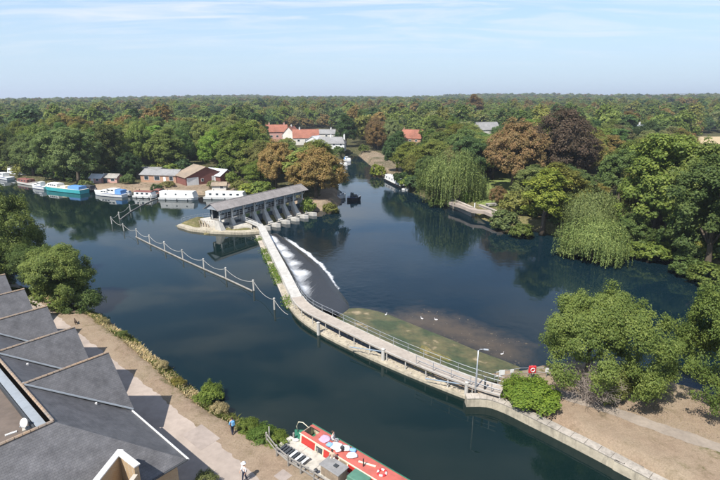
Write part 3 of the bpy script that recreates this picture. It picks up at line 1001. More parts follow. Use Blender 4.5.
# heavy piles with a knee brace
for u, v, br_ in ((318.5, 333.5, 0), (383, 361, 1), (466, 395.5, 1)):
    p = at(u, v, 0.2)
    mb = MB(); mb.tube([(p.x, p.y, -2), (p.x, p.y, 1.75)], 0.21, 10); mb.lathe((p.x, p.y, 1.75), [(0.24, 0), (0.24, 0.06), (0.05, 0.14)], 10); mb.build('pile', M['concrete_pale'], weir, smooth=False)
    if br_:
        mb = MB(); mb.tube([(p.x, p.y, 1.45), (p.x - 4.0, p.y + 2.0, 0.95)], 0.06, 6); mb.build('brace', M['blue_grey'], weir)
        mb = MB(); mb.tube([(p.x, p.y, 1.45), (p.x + 1.9, p.y + 0.3, 0.45)], 0.06, 6); mb.build('brace', M['blue_grey'], weir)


def railing(parent, line, z, step=2.0, h=1.1, m_='steel', rails=(1.0, 0.55), r=0.028):
    for p, d in arc_points(line, step, 0.05):
        mb = MB(); mb.tube([(p[0], p[1], z), (p[0], p[1], z + h)], r * 1.25, 6); mb.build('rail_post', M[m_], parent)
    for k in rails:
        mb = MB(); mb.tube([(p[0], p[1], z + h * k - 0.02) for p in line], r, 6); mb.build('handrail', M[m_], parent, smooth=True)


def offset_line(line, off):
    _, L, Rr = ribbon(line, 2 * abs(off), 0)
    return [np.array((p.x, p.y)) for p in (L if off > 0 else Rr)]


railing(weir, offset_line(SPs, 0.82), DZ, 2.2)
railing(weir, offset_line(SPs[-22:], -0.82), DZ, 2.2)
railing(weir, offset_line(NP_[-6:], 0.74), DZ, 2.2)
# loose stones on the ledge
mb = MB()
lp = arc_points(LGs, 0.42, 0.3)
for p, d in lp:
    n = np.array((-d[1], d[0]))
    for k in range(2):
        q = p + n * rng.uniform(-0.1, 1.1) + d * rng.uniform(-0.2, 0.2); r_ = rng.uniform(0.05, 0.15)
        mb.ball((q[0], q[1], 0.3 + r_ * 0.3), r_, 5, sq=(1.2, 0.9, 0.6))
tag(mb.build('ledge_stones', M['stone']), 'loose pale stones scattered along the weir ledge', 'stones', kind='stuff')

# flowing water on the spillway
CR = [np.array(at2(u, v, 0.0)) for u, v in ((266, 231), (274, 245), (284, 262), (293, 279), (301, 294), (312, 306), (330, 312), (347, 316))]
TO = [np.array(at2(u, v, LOW)) for u, v in ((278, 234), (296, 246), (310, 256), (322, 266), (330, 275), (337, 286), (344, 296), (352, 306))]
CRs, TOs = smooth_line(CR, 10), smooth_line(TO, 10)
ns, ntt = len(CRs), 30
P = []; FO = []
for i in range(ns):
    s_ = i / (ns - 1)
    for j in range(ntt):
        t = j / (ntt - 1)
        p = CRs[i] * (1 - t) + TOs[i] * t
        z = 0.05 - 1.0 * sstep(0.0, 0.22, t) - 0.33 * sstep(0.75, 1.0, t)
        nn = float(vnoise(p[0:1] * 1.0, p[1:2] * 1.0, 0.9, 21)[0]); n2_ = float(vnoise(p[0:1], p[1:2], 2.6, 22)[0])
        fall = sstep(0.03, 0.14, t) * sstep(0.62 + 0.2 * n2_, 0.10, t) * sstep(0.74, 0.40, s_)
        fall *= (0.48 + 0.62 * float(sstep(0.25, 0.75, np.array(n2_))))
        toe = sstep(0.90, 0.985, t) * sstep(0.04, 0.10, s_) * (0.25 + 0.85 * nn) * sstep(0.90, 0.55, s_)
        f_ = float(max(fall, toe))
        z += 0.13 * f_ * nn + 0.03 * (nn - 0.5)
        z = z * (1 - sstep(0.90, 1.0, s_)) + (LOW - 0.15) * sstep(0.90, 1.0, s_) - 0.12 * sstep(0.97, 1.0, t)
        P.append((p[0], p[1], float(z))); FO.append(f_)
F = [(i * ntt + j, (i + 1) * ntt + j, (i + 1) * ntt + j + 1, i * ntt + j + 1) for i in range(ns - 1) for j in range(ntt - 1)]
mb = MB(); mb.add(P, F)
m, nt, b = nodes_of('spill_water')
pos = N(nt, 'ShaderNodeNewGeometry').outputs['Position']
fo = N(nt, 'ShaderNodeAttribute', attribute_name='foam', attribute_type='GEOMETRY')
uvn = N(nt, 'ShaderNodeTexCoord').outputs['UV']
mpu = N(nt, 'ShaderNodeMapping', {'Vector': uvn, 'Scale': (2.6, 0.42, 1)})
n1 = N(nt, 'ShaderNodeTexNoise', {'Vector': mpu.outputs[0], 'Scale': 1.0, 'Detail': 9.0, 'Roughness': 0.72, 'Distortion': 0.3})
ad = N(nt, 'ShaderNodeMath', {0: n1.outputs['Fac'], 1: fo.outputs['Fac']}, operation='ADD')
mr = N(nt, 'ShaderNodeMapRange', {'Value': ad.outputs[0], 'From Min': 0.66, 'From Max': 1.42})
mx = N(nt, 'ShaderNodeMix', {0: mr.outputs[0], 6: (0.022, 0.022, 0.022, 1), 7: (0.80, 0.82, 0.84, 1)}, data_type='RGBA')
nt.links.new(mx.outputs[2], b.inputs['Base Color'])
rr = N(nt, 'ShaderNodeMapRange', {'Value': mr.outputs[0], 'To Min': 0.22, 'To Max': 0.8})
nt.links.new(rr.outputs[0], b.inputs['Roughness'])
bp = N(nt, 'ShaderNodeBump', {'Height': n1.outputs['Fac'], 'Strength': 0.7, 'Distance': 0.08})
nt.links.new(bp.outputs[0], b.inputs['Normal'])
for fi, f_ in enumerate(F):
    mb.uv[fi] = [((k // ntt) / (ns - 1) * 62.0, (k % ntt) / (ntt - 1) * 9.0) for k in f_]
o = mb.build('spillway_water', m, smooth=True)
fattr(o.data, 'foam', FO)
tag(o, 'dark water with white foam sliding over the weir apron', 'water', kind='stuff')
# broken foam line at the toe of the apron: a thin lace of bubbles on the pool
FT = TOs[3:62]
P, F, FO = [], [], []; nj = 12
for i in range(len(FT)):
    d = FT[min(i + 1, len(FT) - 1)] - FT[max(i - 1, 0)]; d = d / np.linalg.norm(d); n = np.array((-d[1], d[0]))
    s_ = i / (len(FT) - 1)
    wv = 0.5 * math.sin(i * 0.55) + 0.3 * math.sin(i * 1.3 + 1)
    for j in range(nj):
        t = j / (nj - 1); q = FT[i] + n * (-0.9 + 4.2 * t * (1 - 0.5 * s_)) + n * wv * 0.35
        core = math.exp(-((t - 0.24) / 0.13) ** 2)
        P.append((q[0], q[1], LOW + 0.015 + 0.10 * core * float(vnoise(q[0:1], q[1:2], 0.5, 33)[0])))
        FO.append((core * (1.0 - 0.55 * s_) + 0.30 * (1 - t) * (t > 0.3)) * min(1, 6 * s_ + 0.3) * min(1, 5 * (1 - s_)) * min(1.0, t * 6))
F = [(i * nj + j, (i + 1) * nj + j, (i + 1) * nj + j + 1, i * nj + j + 1) for i in range(len(FT) - 1) for j in range(nj - 1)]
mb = MB(); mb.add(P, F)
m, nt, b = nodes_of('foam_lace')
pos = N(nt, 'ShaderNodeNewGeometry').outputs['Position']
fo = N(nt, 'ShaderNodeAttribute', attribute_name='foam', attribute_type='GEOMETRY')
n1 = N(nt, 'ShaderNodeTexNoise', {'Vector': pos, 'Scale': 1.5, 'Detail': 9.0, 'Roughness': 0.75, 'Distortion': 0.8})
ad = N(nt, 'ShaderNodeMath', {0: n1.outputs['Fac'], 1: fo.outputs['Fac']}, operation='ADD')
mr = N(nt, 'ShaderNodeMapRange', {'Value': ad.outputs[0], 'From Min': 0.80, 'From Max': 1.30})
b.inputs['Base Color'].default_value = (0.78, 0.80, 0.82, 1); b.inputs['Roughness'].default_value = 0.8
nt.links.new(mr.outputs[0], b.inputs['Alpha'])
o = mb.build('weir_foam', m, smooth=True); fattr(o.data, 'foam', FO)
tag(o, 'broken white foam line below the weir apron', 'foam', kind='stuff')

# algae covered lower apron
IN = smooth_line([np.array(at2(u, v, -0.45)) for u, v in ((334, 320), (352, 328), (376, 339), (400, 350), (425, 360), (450, 369), (470, 376), (490, 381), (506, 383))], 8)
OU = smooth_line([np.array(at2(u, v, LOW)) for u, v in ((343, 308), (362, 306.5), (384, 311), (400, 317), (425, 327), (450, 337), (476, 348), (500, 357), (522, 366))], 8)
P, F = [], []; nj = 10
for i in range(len(IN)):
    for j in range(nj):
        t = j / (nj - 1); p = IN[i] * (1 - t) + OU[i] * t
        P.append((p[0], p[1], -0.45 + (LOW - 0.05 + 0.45) * t ** 0.8))
F = [(i * nj + j, (i + 1) * nj + j, (i + 1) * nj + j + 1, i * nj + j + 1) for i in range(len(IN) - 1) for j in range(nj - 1)]
mb = MB(); mb.add(P, F)
m, nt, b = nodes_of('algae_apron')
pos = N(nt, 'ShaderNodeNewGeometry').outputs['Position']
n1 = N(nt, 'ShaderNodeTexNoise', {'Vector': pos, 'Scale': 0.28, 'Detail': 5.0, 'Roughness': 0.55})
n2 = N(nt, 'ShaderNodeTexNoise', {'Vector': pos, 'Scale': 1.7, 'Detail': 8.0, 'Roughness': 0.7})
ra = N(nt, 'ShaderNodeMapRange', {'Value': n1.outputs['Fac'], 'From Min': 0.40, 'From Max': 0.62})
ca = N(nt, 'ShaderNodeMix', {0: ra.outputs[0], 6: (0.045, 0.060, 0.022, 1), 7: (0.125, 0.105, 0.045, 1)}, data_type='RGBA')
rb = N(nt, 'ShaderNodeMapRange', {'Value': n1.outputs['Fac'], 'From Min': 0.60, 'From Max': 0.67})
cb = N(nt, 'ShaderNodeMix', {0: rb.outputs[0], 6: ca.outputs[2], 7: (0.36, 0.28, 0.17, 1)}, data_type='RGBA')
rc = N(nt, 'ShaderNodeMapRange', {'Value': n2.outputs['Fac'], 'From Min': 0.3, 'From Max': 0.7, 'To Min': 0.65, 'To Max': 1.3})
hs = N(nt, 'ShaderNodeHueSaturation', {'Color': cb.outputs[2], 'Value': rc.outputs[0]})
nt.links.new(hs.outputs[0], b.inputs['Base Color'])
b.inputs['Roughness'].default_value = 0.5
bp = N(nt, 'ShaderNodeBump', {'Height': n2.outputs['Fac'], 'Strength': 0.4, 'Distance': 0.05})
nt.links.new(bp.outputs[0], b.inputs['Normal'])
tag(mb.build('algae_apron', m, smooth=True), kind='structure')
# stones on the shoal
mb = MB()
k = 0
while k < 90:
    u, v = rng.uniform(350, 535), rng.uniform(306, 366)
    p = at(u, v, LOW)
    if not inside(np.array([p.x]), np.array([p.y]), SHOAL)[0] or vnoise(np.array([p.x]), np.array([p.y]), 3.0, 41)[0] < 0.5: continue
    r_ = rng.uniform(0.04, 0.13) * (1.8 if rng.random() < 0.06 else 1)
    mb.ball((p.x, p.y, LOW - r_ * 0.15), r_, 6, sq=(rng.uniform(0.8, 1.5), rng.uniform(0.7, 1.3), 0.5)); k += 1
tag(mb.build('shoal_stones', M['rock']), 'brown stones breaking the shallow water below the weir', 'stones', kind='stuff')

# ================================================================== FLOATING BOOM OF POSTS
boom = empty('boom_line', (0, 0, 0), label='row of white posts linked by drooping chain and floating timber across the river', cat='boom')
BPX = [(112, 224), (124, 231), (137, 236.5), (150, 243), (165, 250), (183, 258.5), (204, 268), (226, 277.5), (254, 290.5), (274.5, 309.5)]
BR = [(112, 224), (119.5, 219), (130.5, 211), (140, 205.5), (151, 200.5), (160, 197)]
pm = MB(); pm.tube([(0, 0, -1.5), (0, 0, 1.75)], 0.13, 8); pm.lathe((0, 0, 1.75), [(0.17, 0), (0.17, 0.07), (0.04, 0.16)], 8)
pmesh = pm.mesh('post', M['concrete_pale'])
tops = []
for lst in (BPX, BR[1:]):
    for u, v in lst:
        p = at(u, v, 0)
        o = link('post', pmesh, boom, (p.x, p.y, 0)); o.rotation_euler = (rng.normal(0, 0.02), rng.normal(0, 0.02), rng.uniform(0, 3))


def chain(a, b, sag, r=0.032, n=10):
    pts = []
    for k in range(n + 1):
        t = k / n; p = Vector(a).lerp(Vector(b), t); p.z -= sag * 4 * t * (1 - t); pts.append(p)
    mb = MB(); mb.tube(pts, r, 5); mb.build('chain', M['concrete_pale'], boom, smooth=True)


def top(u, v): p = at(u, v, 0); return (p.x, p.y, 1.62)


for i in range(len(BPX) - 1): chain(top(*BPX[i]), top(*BPX[i + 1]), 0.75)
e_ = at(288, 315, 0.35); chain(top(*BPX[-1]), (e_.x, e_.y, 0.4), 0.35)
for i in range(len(BR) - 1): chain(top(*BR[i]), top(*BR[i + 1]), 0.45)
for i in range(2, len(BPX) - 2):
    a, b_ = at(*BPX[i], 0.12), at(*BPX[i + 1], 0.12)
    d = (b_ - a).normalized(); nn = Vector((-d.y, d.x, 0)) * -0.28
    mb = MB(); mb.box(((a + b_) / 2 + nn), ((b_ - a).length - 0.1, 0.20, 0.20), math.atan2(d.y, d.x)); mb.build('float_beam', M['timber_grey'], boom, bevel=0.02)
for i in range(1, len(BR) - 1):
    a, b_ = at(*BR[i], 0.12), at(*BR[i + 1], 0.12)
    d = (b_ - a).normalized(); nn = Vector((-d.y, d.x, 0)) * -0.28
    mb = MB(); mb.box(((a + b_) / 2 + nn), ((b_ - a).length - 0.1, 0.20, 0.20), math.atan2(d.y, d.x)); mb.build('float_beam', M['timber_grey'], boom, bevel=0.02)

# ================================================================== SLUICE GATE HOUSE
sg_ = empty('sluice_gate_house', (S0[0], S0[1], 0), math.atan2(SD[1], SD[0]), 'long roofed row of sluice gates on pale concrete piers', 'sluice')
sg_.scale = (1, 1, 0.93)
# local: x along the row, y upstream (+) / downstream (-)
SLEN = float(np.linalg.norm(S1 - S0)); NB = 8; BAY = SLEN / NB


def pier_mesh():
    mb = MB()
    # upright nosing with battered downstream face
    prof = [(1.6, -2.2), (1.6, 3.0), (0.3, 3.0), (-0.1, 2.2), (-1.0, 0.3), (-1.7, -0.5), (-1.9, -2.2)]
    w = [0.42, 0.42, 0.42, 0.50, 0.72, 0.85, 0.88]
    n = len(prof)
    P = [(-w[i], y, z) for i, (y, z) in enumerate(prof)] + [(w[i], y, z) for i, (y, z) in enumerate(prof)]
    F = [tuple(range(n)), tuple(range(2 * n - 1, n - 1, -1))] + [(i, n + i, n + (i + 1) % n, (i + 1) % n) for i in range(n)]
    mb.add(P, F)
    return mb.mesh('pier', M['concrete_pale'])


def tail_mesh():
    mb = MB(); mb.prism([(-0.75, -1.95), (0.75, -1.95), (0.75, -4.3), (0.0, -5.0), (-0.75, -4.3)], -2.4, [-0.45, -0.45, -0.62, -0.7, -0.62])
    return mb.mesh('tail_block', M['concrete_pale'])


pmh, tmh = pier_mesh(), tail_mesh()
gm = MB(); gm.box((0, 0, 0), (BAY - 0.8, 0.14, 3.0))
for k in range(4): gm.box((0, -0.1, -1.2 + k * 0.75), (BAY - 0.9, 0.12, 0.12))
gme_ = gm.mesh('gate', M['gate'])
wg = MB(); wg.box((0, 0, 0.35), (0.9, 0.5, 0.7)); wg.tube([(-0.6, 0, 0.45), (0.6, 0, 0.45)], 0.2, 8)
wge = wg.mesh('winding_gear', M['white'])
um = MB(); um.box((0, 0, 0), (BAY - 0.55, 0.08, 1.2)); ume = um.mesh('gantry_panel', M['blue_grey'])
cm_ = MB(); cm_.box((0, 0, 0), (0.26, 0.26, 3.1)); cme = cm_.mesh('gantry_column', M['white'])
for i in range(NB + 1):
    x = i * BAY
    link('pier', pmh, sg_, (x, 0, 0)); link('tail_block', tmh, sg_, (x, 0, 0))
    link('gantry_column', cme, sg_, (x, 0.15, 4.55)); link('gantry_column', cme, sg_, (x, 2.7, 4.55))
    mb = MB(); mb.tube([(x, 0.1, 4.4), (x, -0.9, 5.75)], 0.07, 6); mb.build('strut', M['white'], sg_)
    if i < NB:
        xm = x + BAY / 2
        link('gate', gme_, sg_, (xm, 0.75, 0.4)); link('winding_gear', wge, sg_, (xm, 1.5, 3.17))
        link('gantry_panel', ume, sg_, (xm, 0.3, 5.25))
        [MB().tube([(xm + e_, 0.6, 1.8), (xm + e_, 0.6, 4.7)], 0.05, 6).build('lifting_rod', M['white'], sg_) for e_ in (-0.9, 0.9)]
        mb = MB(); mb.prism([(x + 0.66, -0.4), (x + BAY - 0.66, -0.4), (x + BAY - 0.66, -2.6), (x + 0.66, -2.6)], -2.4, [-0.7, -0.7, -1.22, -1.22]); mb.build('apron_slab', M['concrete'], sg_)
mb = MB(); mb.box((SLEN / 2, 1.6, 3.08), (SLEN + 0.8, 2.6, 0.15)); mb.build('operating_deck', M['timber_grey'], sg_)
mb = MB(); mb.box((SLEN / 2, 0.05, 5.98), (SLEN + 1.0, 0.2, 0.22)); mb.build('eaves_beam', M['white'], sg_)
mb = MB(); mb.box((SLEN / 2, 2.95, 4.6), (SLEN + 0.6, 0.1, 2.9)); mb.build('back_wall', M['gate'], sg_)
for k in (0.55, 1.05):
    mb = MB(); mb.tube([(-0.4, 0.36, 3.15 + k), (SLEN + 0.4, 0.36, 3.15 + k)], 0.035, 6); mb.build('handrail', M['white'], sg_)
x0, x1 = -1.6, SLEN + 1.2
for ya, yb in (((-1.25), 1.3), (3.9, 1.3)):
    mb = MB()
    nsh = 18
    za, zb = 5.95, 7.5
    mb.add([(x0, ya, za), (x1, ya, za), (x1, yb, zb), (x0, yb, zb), (x0, ya, za - 0.12), (x1, ya, za - 0.12), (x1, yb, zb - 0.12), (x0, yb, zb - 0.12)],
           [(0, 1, 2, 3), (7, 6, 5, 4), (0, 4, 5, 1), (1, 5, 6, 2), (2, 6, 7, 3), (3, 7, 4, 0)])
    mb.build('roof_slope', M['sluice_roof'], sg_)
mb = MB()
for k in range(24):
    xa = x0 + (x1 - x0) * (k + 0.5) / 24
    mb.tube([(xa, -1.25, 5.98), (xa, 1.28, 7.53)], 0.03, 4)
mb.build('roof_seams', M['sluice_roof'], sg_)
mb = MB(); mb.tube([(x0, 1.3, 7.52), (x1, 1.3, 7.52)], 0.1, 6); mb.build('ridge', M['sluice_roof'], sg_)
for xx in (x0 + 0.3, x1 - 0.3):
    mb = MB(); mb.add([(xx, -1.0, 5.95), (xx, 3.6, 5.95), (xx, 1.3, 7.35), (xx + 0.08, -1.0, 5.95), (xx + 0.08, 3.6, 5.95), (xx + 0.08, 1.3, 7.35)],
                      [(0, 2, 1), (3, 4, 5), (0, 1, 4, 3), (1, 2, 5, 4), (2, 0, 3, 5)]); mb.build('gable_board', M['grey_paint'], sg_)

# pointed concrete island and access walkway
pi_ = empty('cutwater_platform', (0, 0, 0), label='pointed pale concrete platform in the water left of the sluice gates', cat='platform')
poly = [at2(u, v, 0.8) for u, v in ((177, 224), (190, 219.5), (206, 217), (222, 216), (240, 220), (260, 226), (260, 230.5), (240, 231.5), (212, 230.5), (190, 228))]
mb = MB(); mb.prism(poly, -2.2, 0.55); mb.build('base', M['ledge'], pi_)
poly2 = [at2(u, v, 1.0) for u, v in ((200, 219), (222, 216), (238, 220.5), (252, 224.5), (252, 227.5), (228, 226.5), (212, 226.5))]
mb = MB(); mb.prism(poly2, 0.5, [1.15] * len(poly2)); mb.build('upper_slab', M['concrete'], pi_)
mb = MB()
for k in range(9):
    a = at(199 + k * 2.6, 220.5 + k * 0.2, 1.2); b_ = at(201 + k * 2.6, 226.2 + k * 0.25, 0.62)
    mb.tube([a, b_], 0.10, 5)
mb.build('timber_ribs', M['timber'], pi_)
mb = MB(); a = at(224, 219, 1.2); b_ = at(236, 222, 1.2)
mb.prism([(a.x, a.y), (b_.x, b_.y), (b_.x - 0.3, b_.y - 2.4), (a.x + 0.3, a.y - 2.0)], 0.5, [2.0, 1.9, 1.2, 1.2]); mb.build('ramp_wall', M['concrete_pale'], pi_)
railing(pi_, [np.array(at2(u, v, 0.55)) for u, v in ((182, 222.5), (191, 220), (206, 217.8), (221, 216.8))], 0.55, 1.5, 1.15, 'grey_paint')
wk = empty('sluice_walkway', (0, 0, 0), label='narrow white walkway joining the sluice gates to the weir', cat='footbridge')
wl = smooth_line([np.array(at2(u, v, DZ)) for u, v in ((219, 213.5), (234, 216.5), (248, 220.5), (258, 224.5))] + [WP[0]], 4)
strip_prism(wl, 1.5, DZ - 0.2, DZ - 0.004).build('deck', M['concrete_pale'], wk)
railing(wk, offset_line(wl, -0.7), DZ, 2.0, 1.0, 'white')
for p, d in arc_points(wl, 4.0, 1.5):
    mb = MB(); mb.box((p[0], p[1], (DZ - 0.2 - 2.2) / 2), (0.5, 1.2, DZ - 0.2 + 2.2), math.atan2(d[1], d[0])); mb.build('pier', M['concrete'], wk)
p = at(215.5, 217.3, 1.0)
lb = empty('lifebuoy_stand', (p.x, p.y, 0.55), label='red lifebuoy board on the pointed platform by the sluices', cat='lifebuoy stand')
mb = MB(); mb.tube([(0, 0, 0), (0, 0, 1.7)], 0.05, 6); mb.build('post', M['grey_paint'], lb)
mb = MB(); mb.box((0, -0.06, 1.55), (0.85, 0.12, 1.0)); mb.build('board', M['red_paint'], lb, bevel=0.03)

# ================================================================== TREES
def leaves_mesh(name, C, Nn, size, lv, aspect=0.55, rg=None, vertical=False):
    """one folded four-cornered spray of leaves per centre"""
    n = len(C)
    Nn = Nn / (np.linalg.norm(Nn, axis=1, keepdims=True) + 1e-9)
    ref = rg.normal(size=(n, 3))
    if vertical: ref = np.tile((0, 0, 1.0), (n, 1)) + 0.42 * ref
    T = ref - (ref * Nn).sum(1, keepdims=True) * Nn
    T /= np.linalg.norm(T, axis=1, keepdims=True) + 1e-9
    B = np.cross(Nn, T)
    s = size[:, None] if isinstance(size, np.ndarray) else size
    fold = Nn * s * 0.16
    v = np.stack([C - T * s * 0.5, C - B * s * aspect * 0.5 + fold, C + T * s * 0.5, C + B * s * aspect * 0.5 + fold], 1).reshape(-1, 3)
    me = bpy.data.meshes.new(name)
    me.vertices.add(4 * n); me.vertices.foreach_set('co', v.ravel())
    q = np.arange(4 * n, dtype=np.int32)
    me.loops.add(4 * n); me.loops.foreach_set('vertex_index', q)
    me.polygons.add(n); me.polygons.foreach_set('loop_start', np.arange(0, 4 * n, 4, dtype=np.int32))
    me.update(calc_edges=True)
    a = me.attributes.new('lv', 'FLOAT', 'FACE'); a.data.foreach_set('value', np.asarray(lv, np.float32))
    return me


def crown(name, seed, height, base, rad, nclump, nleaf, leaf, m_, lobes=6, irr=0.28, flat=0.85, top_sharp=1.0, clump=0.26, asym=0.0):
    rg = np.random.default_rng(seed)
    zc_ = base + (height - base) * 0.45
    hz_up, hz_dn = height - zc_, (zc_ - base)
    # envelope lobes
    ld_ = rg.normal(size=(lobes, 3)); ld_ /= np.linalg.norm(ld_, axis=1, keepdims=True)
    la = rg.uniform(-irr, irr * 1.2, lobes)
    d = rg.normal(size=(nclump, 3)); d /= np.linalg.norm(d, axis=1, keepdims=True)
    d[:, 2] = np.where(d[:, 2] < -0.55, -d[:, 2], d[:, 2])
    env = 1 + (la[None] * np.exp(-((1 - d @ ld_.T) / 0.35))).sum(1)
    rr = np.where(rg.random(nclump) < 0.78, rg.uniform(0.72, 1.0, nclump), rg.uniform(0.2, 0.7, nclump)) * env
    sc = np.stack([np.full(nclump, rad), np.full(nclump, rad * (1 - asym)), np.where(d[:, 2] > 0, hz_up, hz_dn)], 1)
    c = d * rr[:, None] * sc * 0.86
    if top_sharp != 1.0:
        k = np.clip(c[:, 2] / hz_up, 0, 1); c[:, :2] *= (1 - (1 - 1 / top_sharp) * k)[:, None]
    c[:, 2] += zc_
    rc = rad * clump * rg.uniform(0.65, 1.35, nclump)
    c0, rc0 = c.copy(), rc.copy()
    # every clump breaks up into uneven smaller tufts
    ks = 7
    sd_ = rg.normal(size=(nclump * ks, 3)); sd_ /= np.linalg.norm(sd_, axis=1, keepdims=True)
    ow = np.repeat(c - np.array((0, 0, zc_)), ks, 0); ow /= np.linalg.norm(ow, axis=1, keepdims=True) + 1e-6
    fl = (sd_ * ow).sum(1) < -0.2; sd_[fl] *= -1
    rr0 = np.repeat(rc, ks)
    cs2 = np.repeat(c, ks, 0) + sd_ * (rr0 * rg.uniform(0.35, 1.05, len(rr0)))[:, None] * np.array((1, 1, flat))
    c = np.concatenate([c, cs2]); rc = np.concatenate([rc * 0.72, rr0 * rg.uniform(0.28, 0.52, len(rr0))])
    ncl2 = len(c)
    per = np.maximum(4, (rc ** 2 / (rc ** 2).sum() * nleaf)).astype(int)
    idx = np.repeat(np.arange(ncl2), per)
    n = len(idx)
    ld2 = rg.normal(size=(n, 3)); ld2 /= np.linalg.norm(ld2, axis=1, keepdims=True)
    out = c[idx] - np.array((0, 0, zc_)); out /= np.linalg.norm(out, axis=1, keepdims=True) + 1e-6
    flip = ((ld2 * out).sum(1) < -0.25) & (rg.random(n) < 0.8)
    ld2[flip] *= -1
    rl = rg.uniform(0.45, 1.08, n) ** 0.7
    rl = np.where(rg.random(n) < 0.10, rg.uniform(1.05, 1.55, n), rl)
    Pp = c[idx] + ld2 * (rl * rc[idx])[:, None] * np.array((1, 1, flat))
    Nn = ld2 * 0.75 + out * 0.45 + np.array((-0.18, -0.25, 0.5)) + rg.normal(size=(n, 3)) * 0.42
    cl = np.concatenate([rg.random(nclump), rg.random(ncl2 - nclump)])
    lv = np.clip(0.45 * cl[idx] + 0.55 * rg.random(n), 0, 1)
    Pp[:, 2] = np.maximum(Pp[:, 2], 0.05)
    me = leaves_mesh(name, Pp, Nn, leaf * rg.uniform(0.5, 1.55, n), lv, 0.80, rg)
    me.materials.append(m_)
    return me, c0, rc0


def trunk_mesh(name, seed, top_z, r, targets, m_, nl=7):
    rg = np.random.default_rng(seed + 900)
    mb = MB()
    k = 5
    px, py = 0.0, 0.0; pts = [(0, 0, -0.6)]
    for i in range(1, k + 1):
        px += rg.normal(0, 0.10) * r * 2; py += rg.normal(0, 0.10) * r * 2
        pts.append((px, py, top_z * i / k))
    rads = [r * 1.35] + [r * (1 - 0.62 * i / k) for i in range(1, k + 1)]
    mb.tube(pts, rads, 7)
    if len(targets):
        for t in targets[rg.permutation(len(targets))[:nl]]:
            j = rg.integers(2, k); a = np.array(pts[j]); e = np.array(t)
            midp = (a + e) / 2 + np.array((0, 0, 0.25 * abs(e[2] - a[2])))
            mb.tube([tuple(a), tuple(midp), tuple(e)], [rads[j] * 0.55, rads[j] * 0.32, rads[j] * 0.10], 5)
    return mb.mesh(name, m_, smooth=True)


def proto(seed, h, base, rad, ncl, nlf, leaf, **kw):
    cme_, c, rc = crown('crown', seed, h, base, rad, ncl, nlf, leaf, M['leaf'], **kw)
    tme = trunk_mesh('trunk', seed, base + (h - base) * 0.55, 0.028 * h, c, M['bark'], 9)
    return (cme_, tme, h, rad)


def willow_mesh(seed, h, rad, ns_, leaf=0.42):
    rg = np.random.default_rng(seed)
    Pp, Nn, lv = [], [], []
    nb = 26
    bd = rg.normal(size=(nb, 3)); bd[:, 2] = np.abs(bd[:, 2]) * 0.8 + 0.1
    bd /= np.linalg.norm(bd, axis=1, keepdims=True)
    blen = rg.uniform(0.45, 1.25, nb); brad = rg.uniform(0.78, 1.08, nb)
    for i in range(ns_):
        k = rg.integers(nb)
        d = bd[k] + rg.normal(size=3) * 0.17; d[2] = abs(d[2]); d /= np.linalg.norm(d)
        f = rg.uniform(0.55, 1.0) * brad[k]
        st = np.array((d[0] * rad * f, d[1] * rad * f, h * 0.42 + d[2] * h * 0.56 * f))
        ln = min(st[2] - 0.3, rg.uniform(0.15, 0.85) * h * (0.4 + 0.6 * (1 - d[2])) * blen[k] + 0.8)
        n = max(3, int(ln / (leaf * 0.55)))
        outw = np.array((d[0], d[1], 0)) * rg.uniform(0.02, 0.14)
        sh = rg.random()
        for j in range(n):
            t = j / n
            p = st + outw * (t * ln) * (1 - 0.6 * t) - np.array((0, 0, ln * t)) + rg.normal(size=3) * 0.05
            Pp.append(p); Nn.append(np.array((d[0], d[1], 0.35)) + rg.normal(size=3) * 0.45); lv.append(0.55 * sh + 0.45 * rg.random())
    # crown cap
    nc = int(ns_ * 1.6)
    d = rg.normal(size=(nc, 3)); d[:, 2] = np.abs(d[:, 2]); d /= np.linalg.norm(d, axis=1, keepdims=True)
    lump = 1 + 0.16 * np.sin(d[:, 0] * 7 + seed) * np.cos(d[:, 1] * 6)
    cp = np.stack([d[:, 0] * rad * 0.92 * lump, d[:, 1] * rad * 0.92 * lump, h * 0.42 + d[:, 2] * h * 0.57 * lump], 1) * rg.uniform(0.86, 1.0, (nc, 1))
    Pp = np.concatenate([np.array(Pp), cp]); Nn = np.concatenate([np.array(Nn), d + rg.normal(size=(nc, 3)) * 0.4]); lv = np.concatenate([np.array(lv), rg.random(nc) * 0.7])
    me = leaves_mesh('crown', Pp, Nn, leaf * rg.uniform(0.8, 1.3, len(Pp)), lv, 0.36, rg, vertical=True)
    me.materials.append(M['leaf'])
    tg = np.array([(b[0] * rad * 0.6, b[1] * rad * 0.6, h * 0.4 + b[2] * h * 0.4) for b in bd])
    return (me, trunk_mesh('trunk', seed, h * 0.62, 0.04 * h, tg, M['bark'], 10), h, rad)


def plant(pr, name, loc, rz, h, w, col, label, cat, group=None, crown_name='crown', trunk=True, z=None):
    cme_, tme, ph, prad = pr
    zz_ = gz(loc[0], loc[1]) if z is None else z
    root = empty(name, (loc[0], loc[1], zz_), rz, label, cat, group)
    sx = (w / 2) / prad; sz = h / ph
    o = link(crown_name, cme_, root); o.color = (col[0], col[1], col[2], 1); o.scale = (sx, sx * rnd.uniform(0.92, 1.08), sz)
    if trunk:
        t = link('trunk', tme, root); t.scale = (sx, sx, sz)
    return root


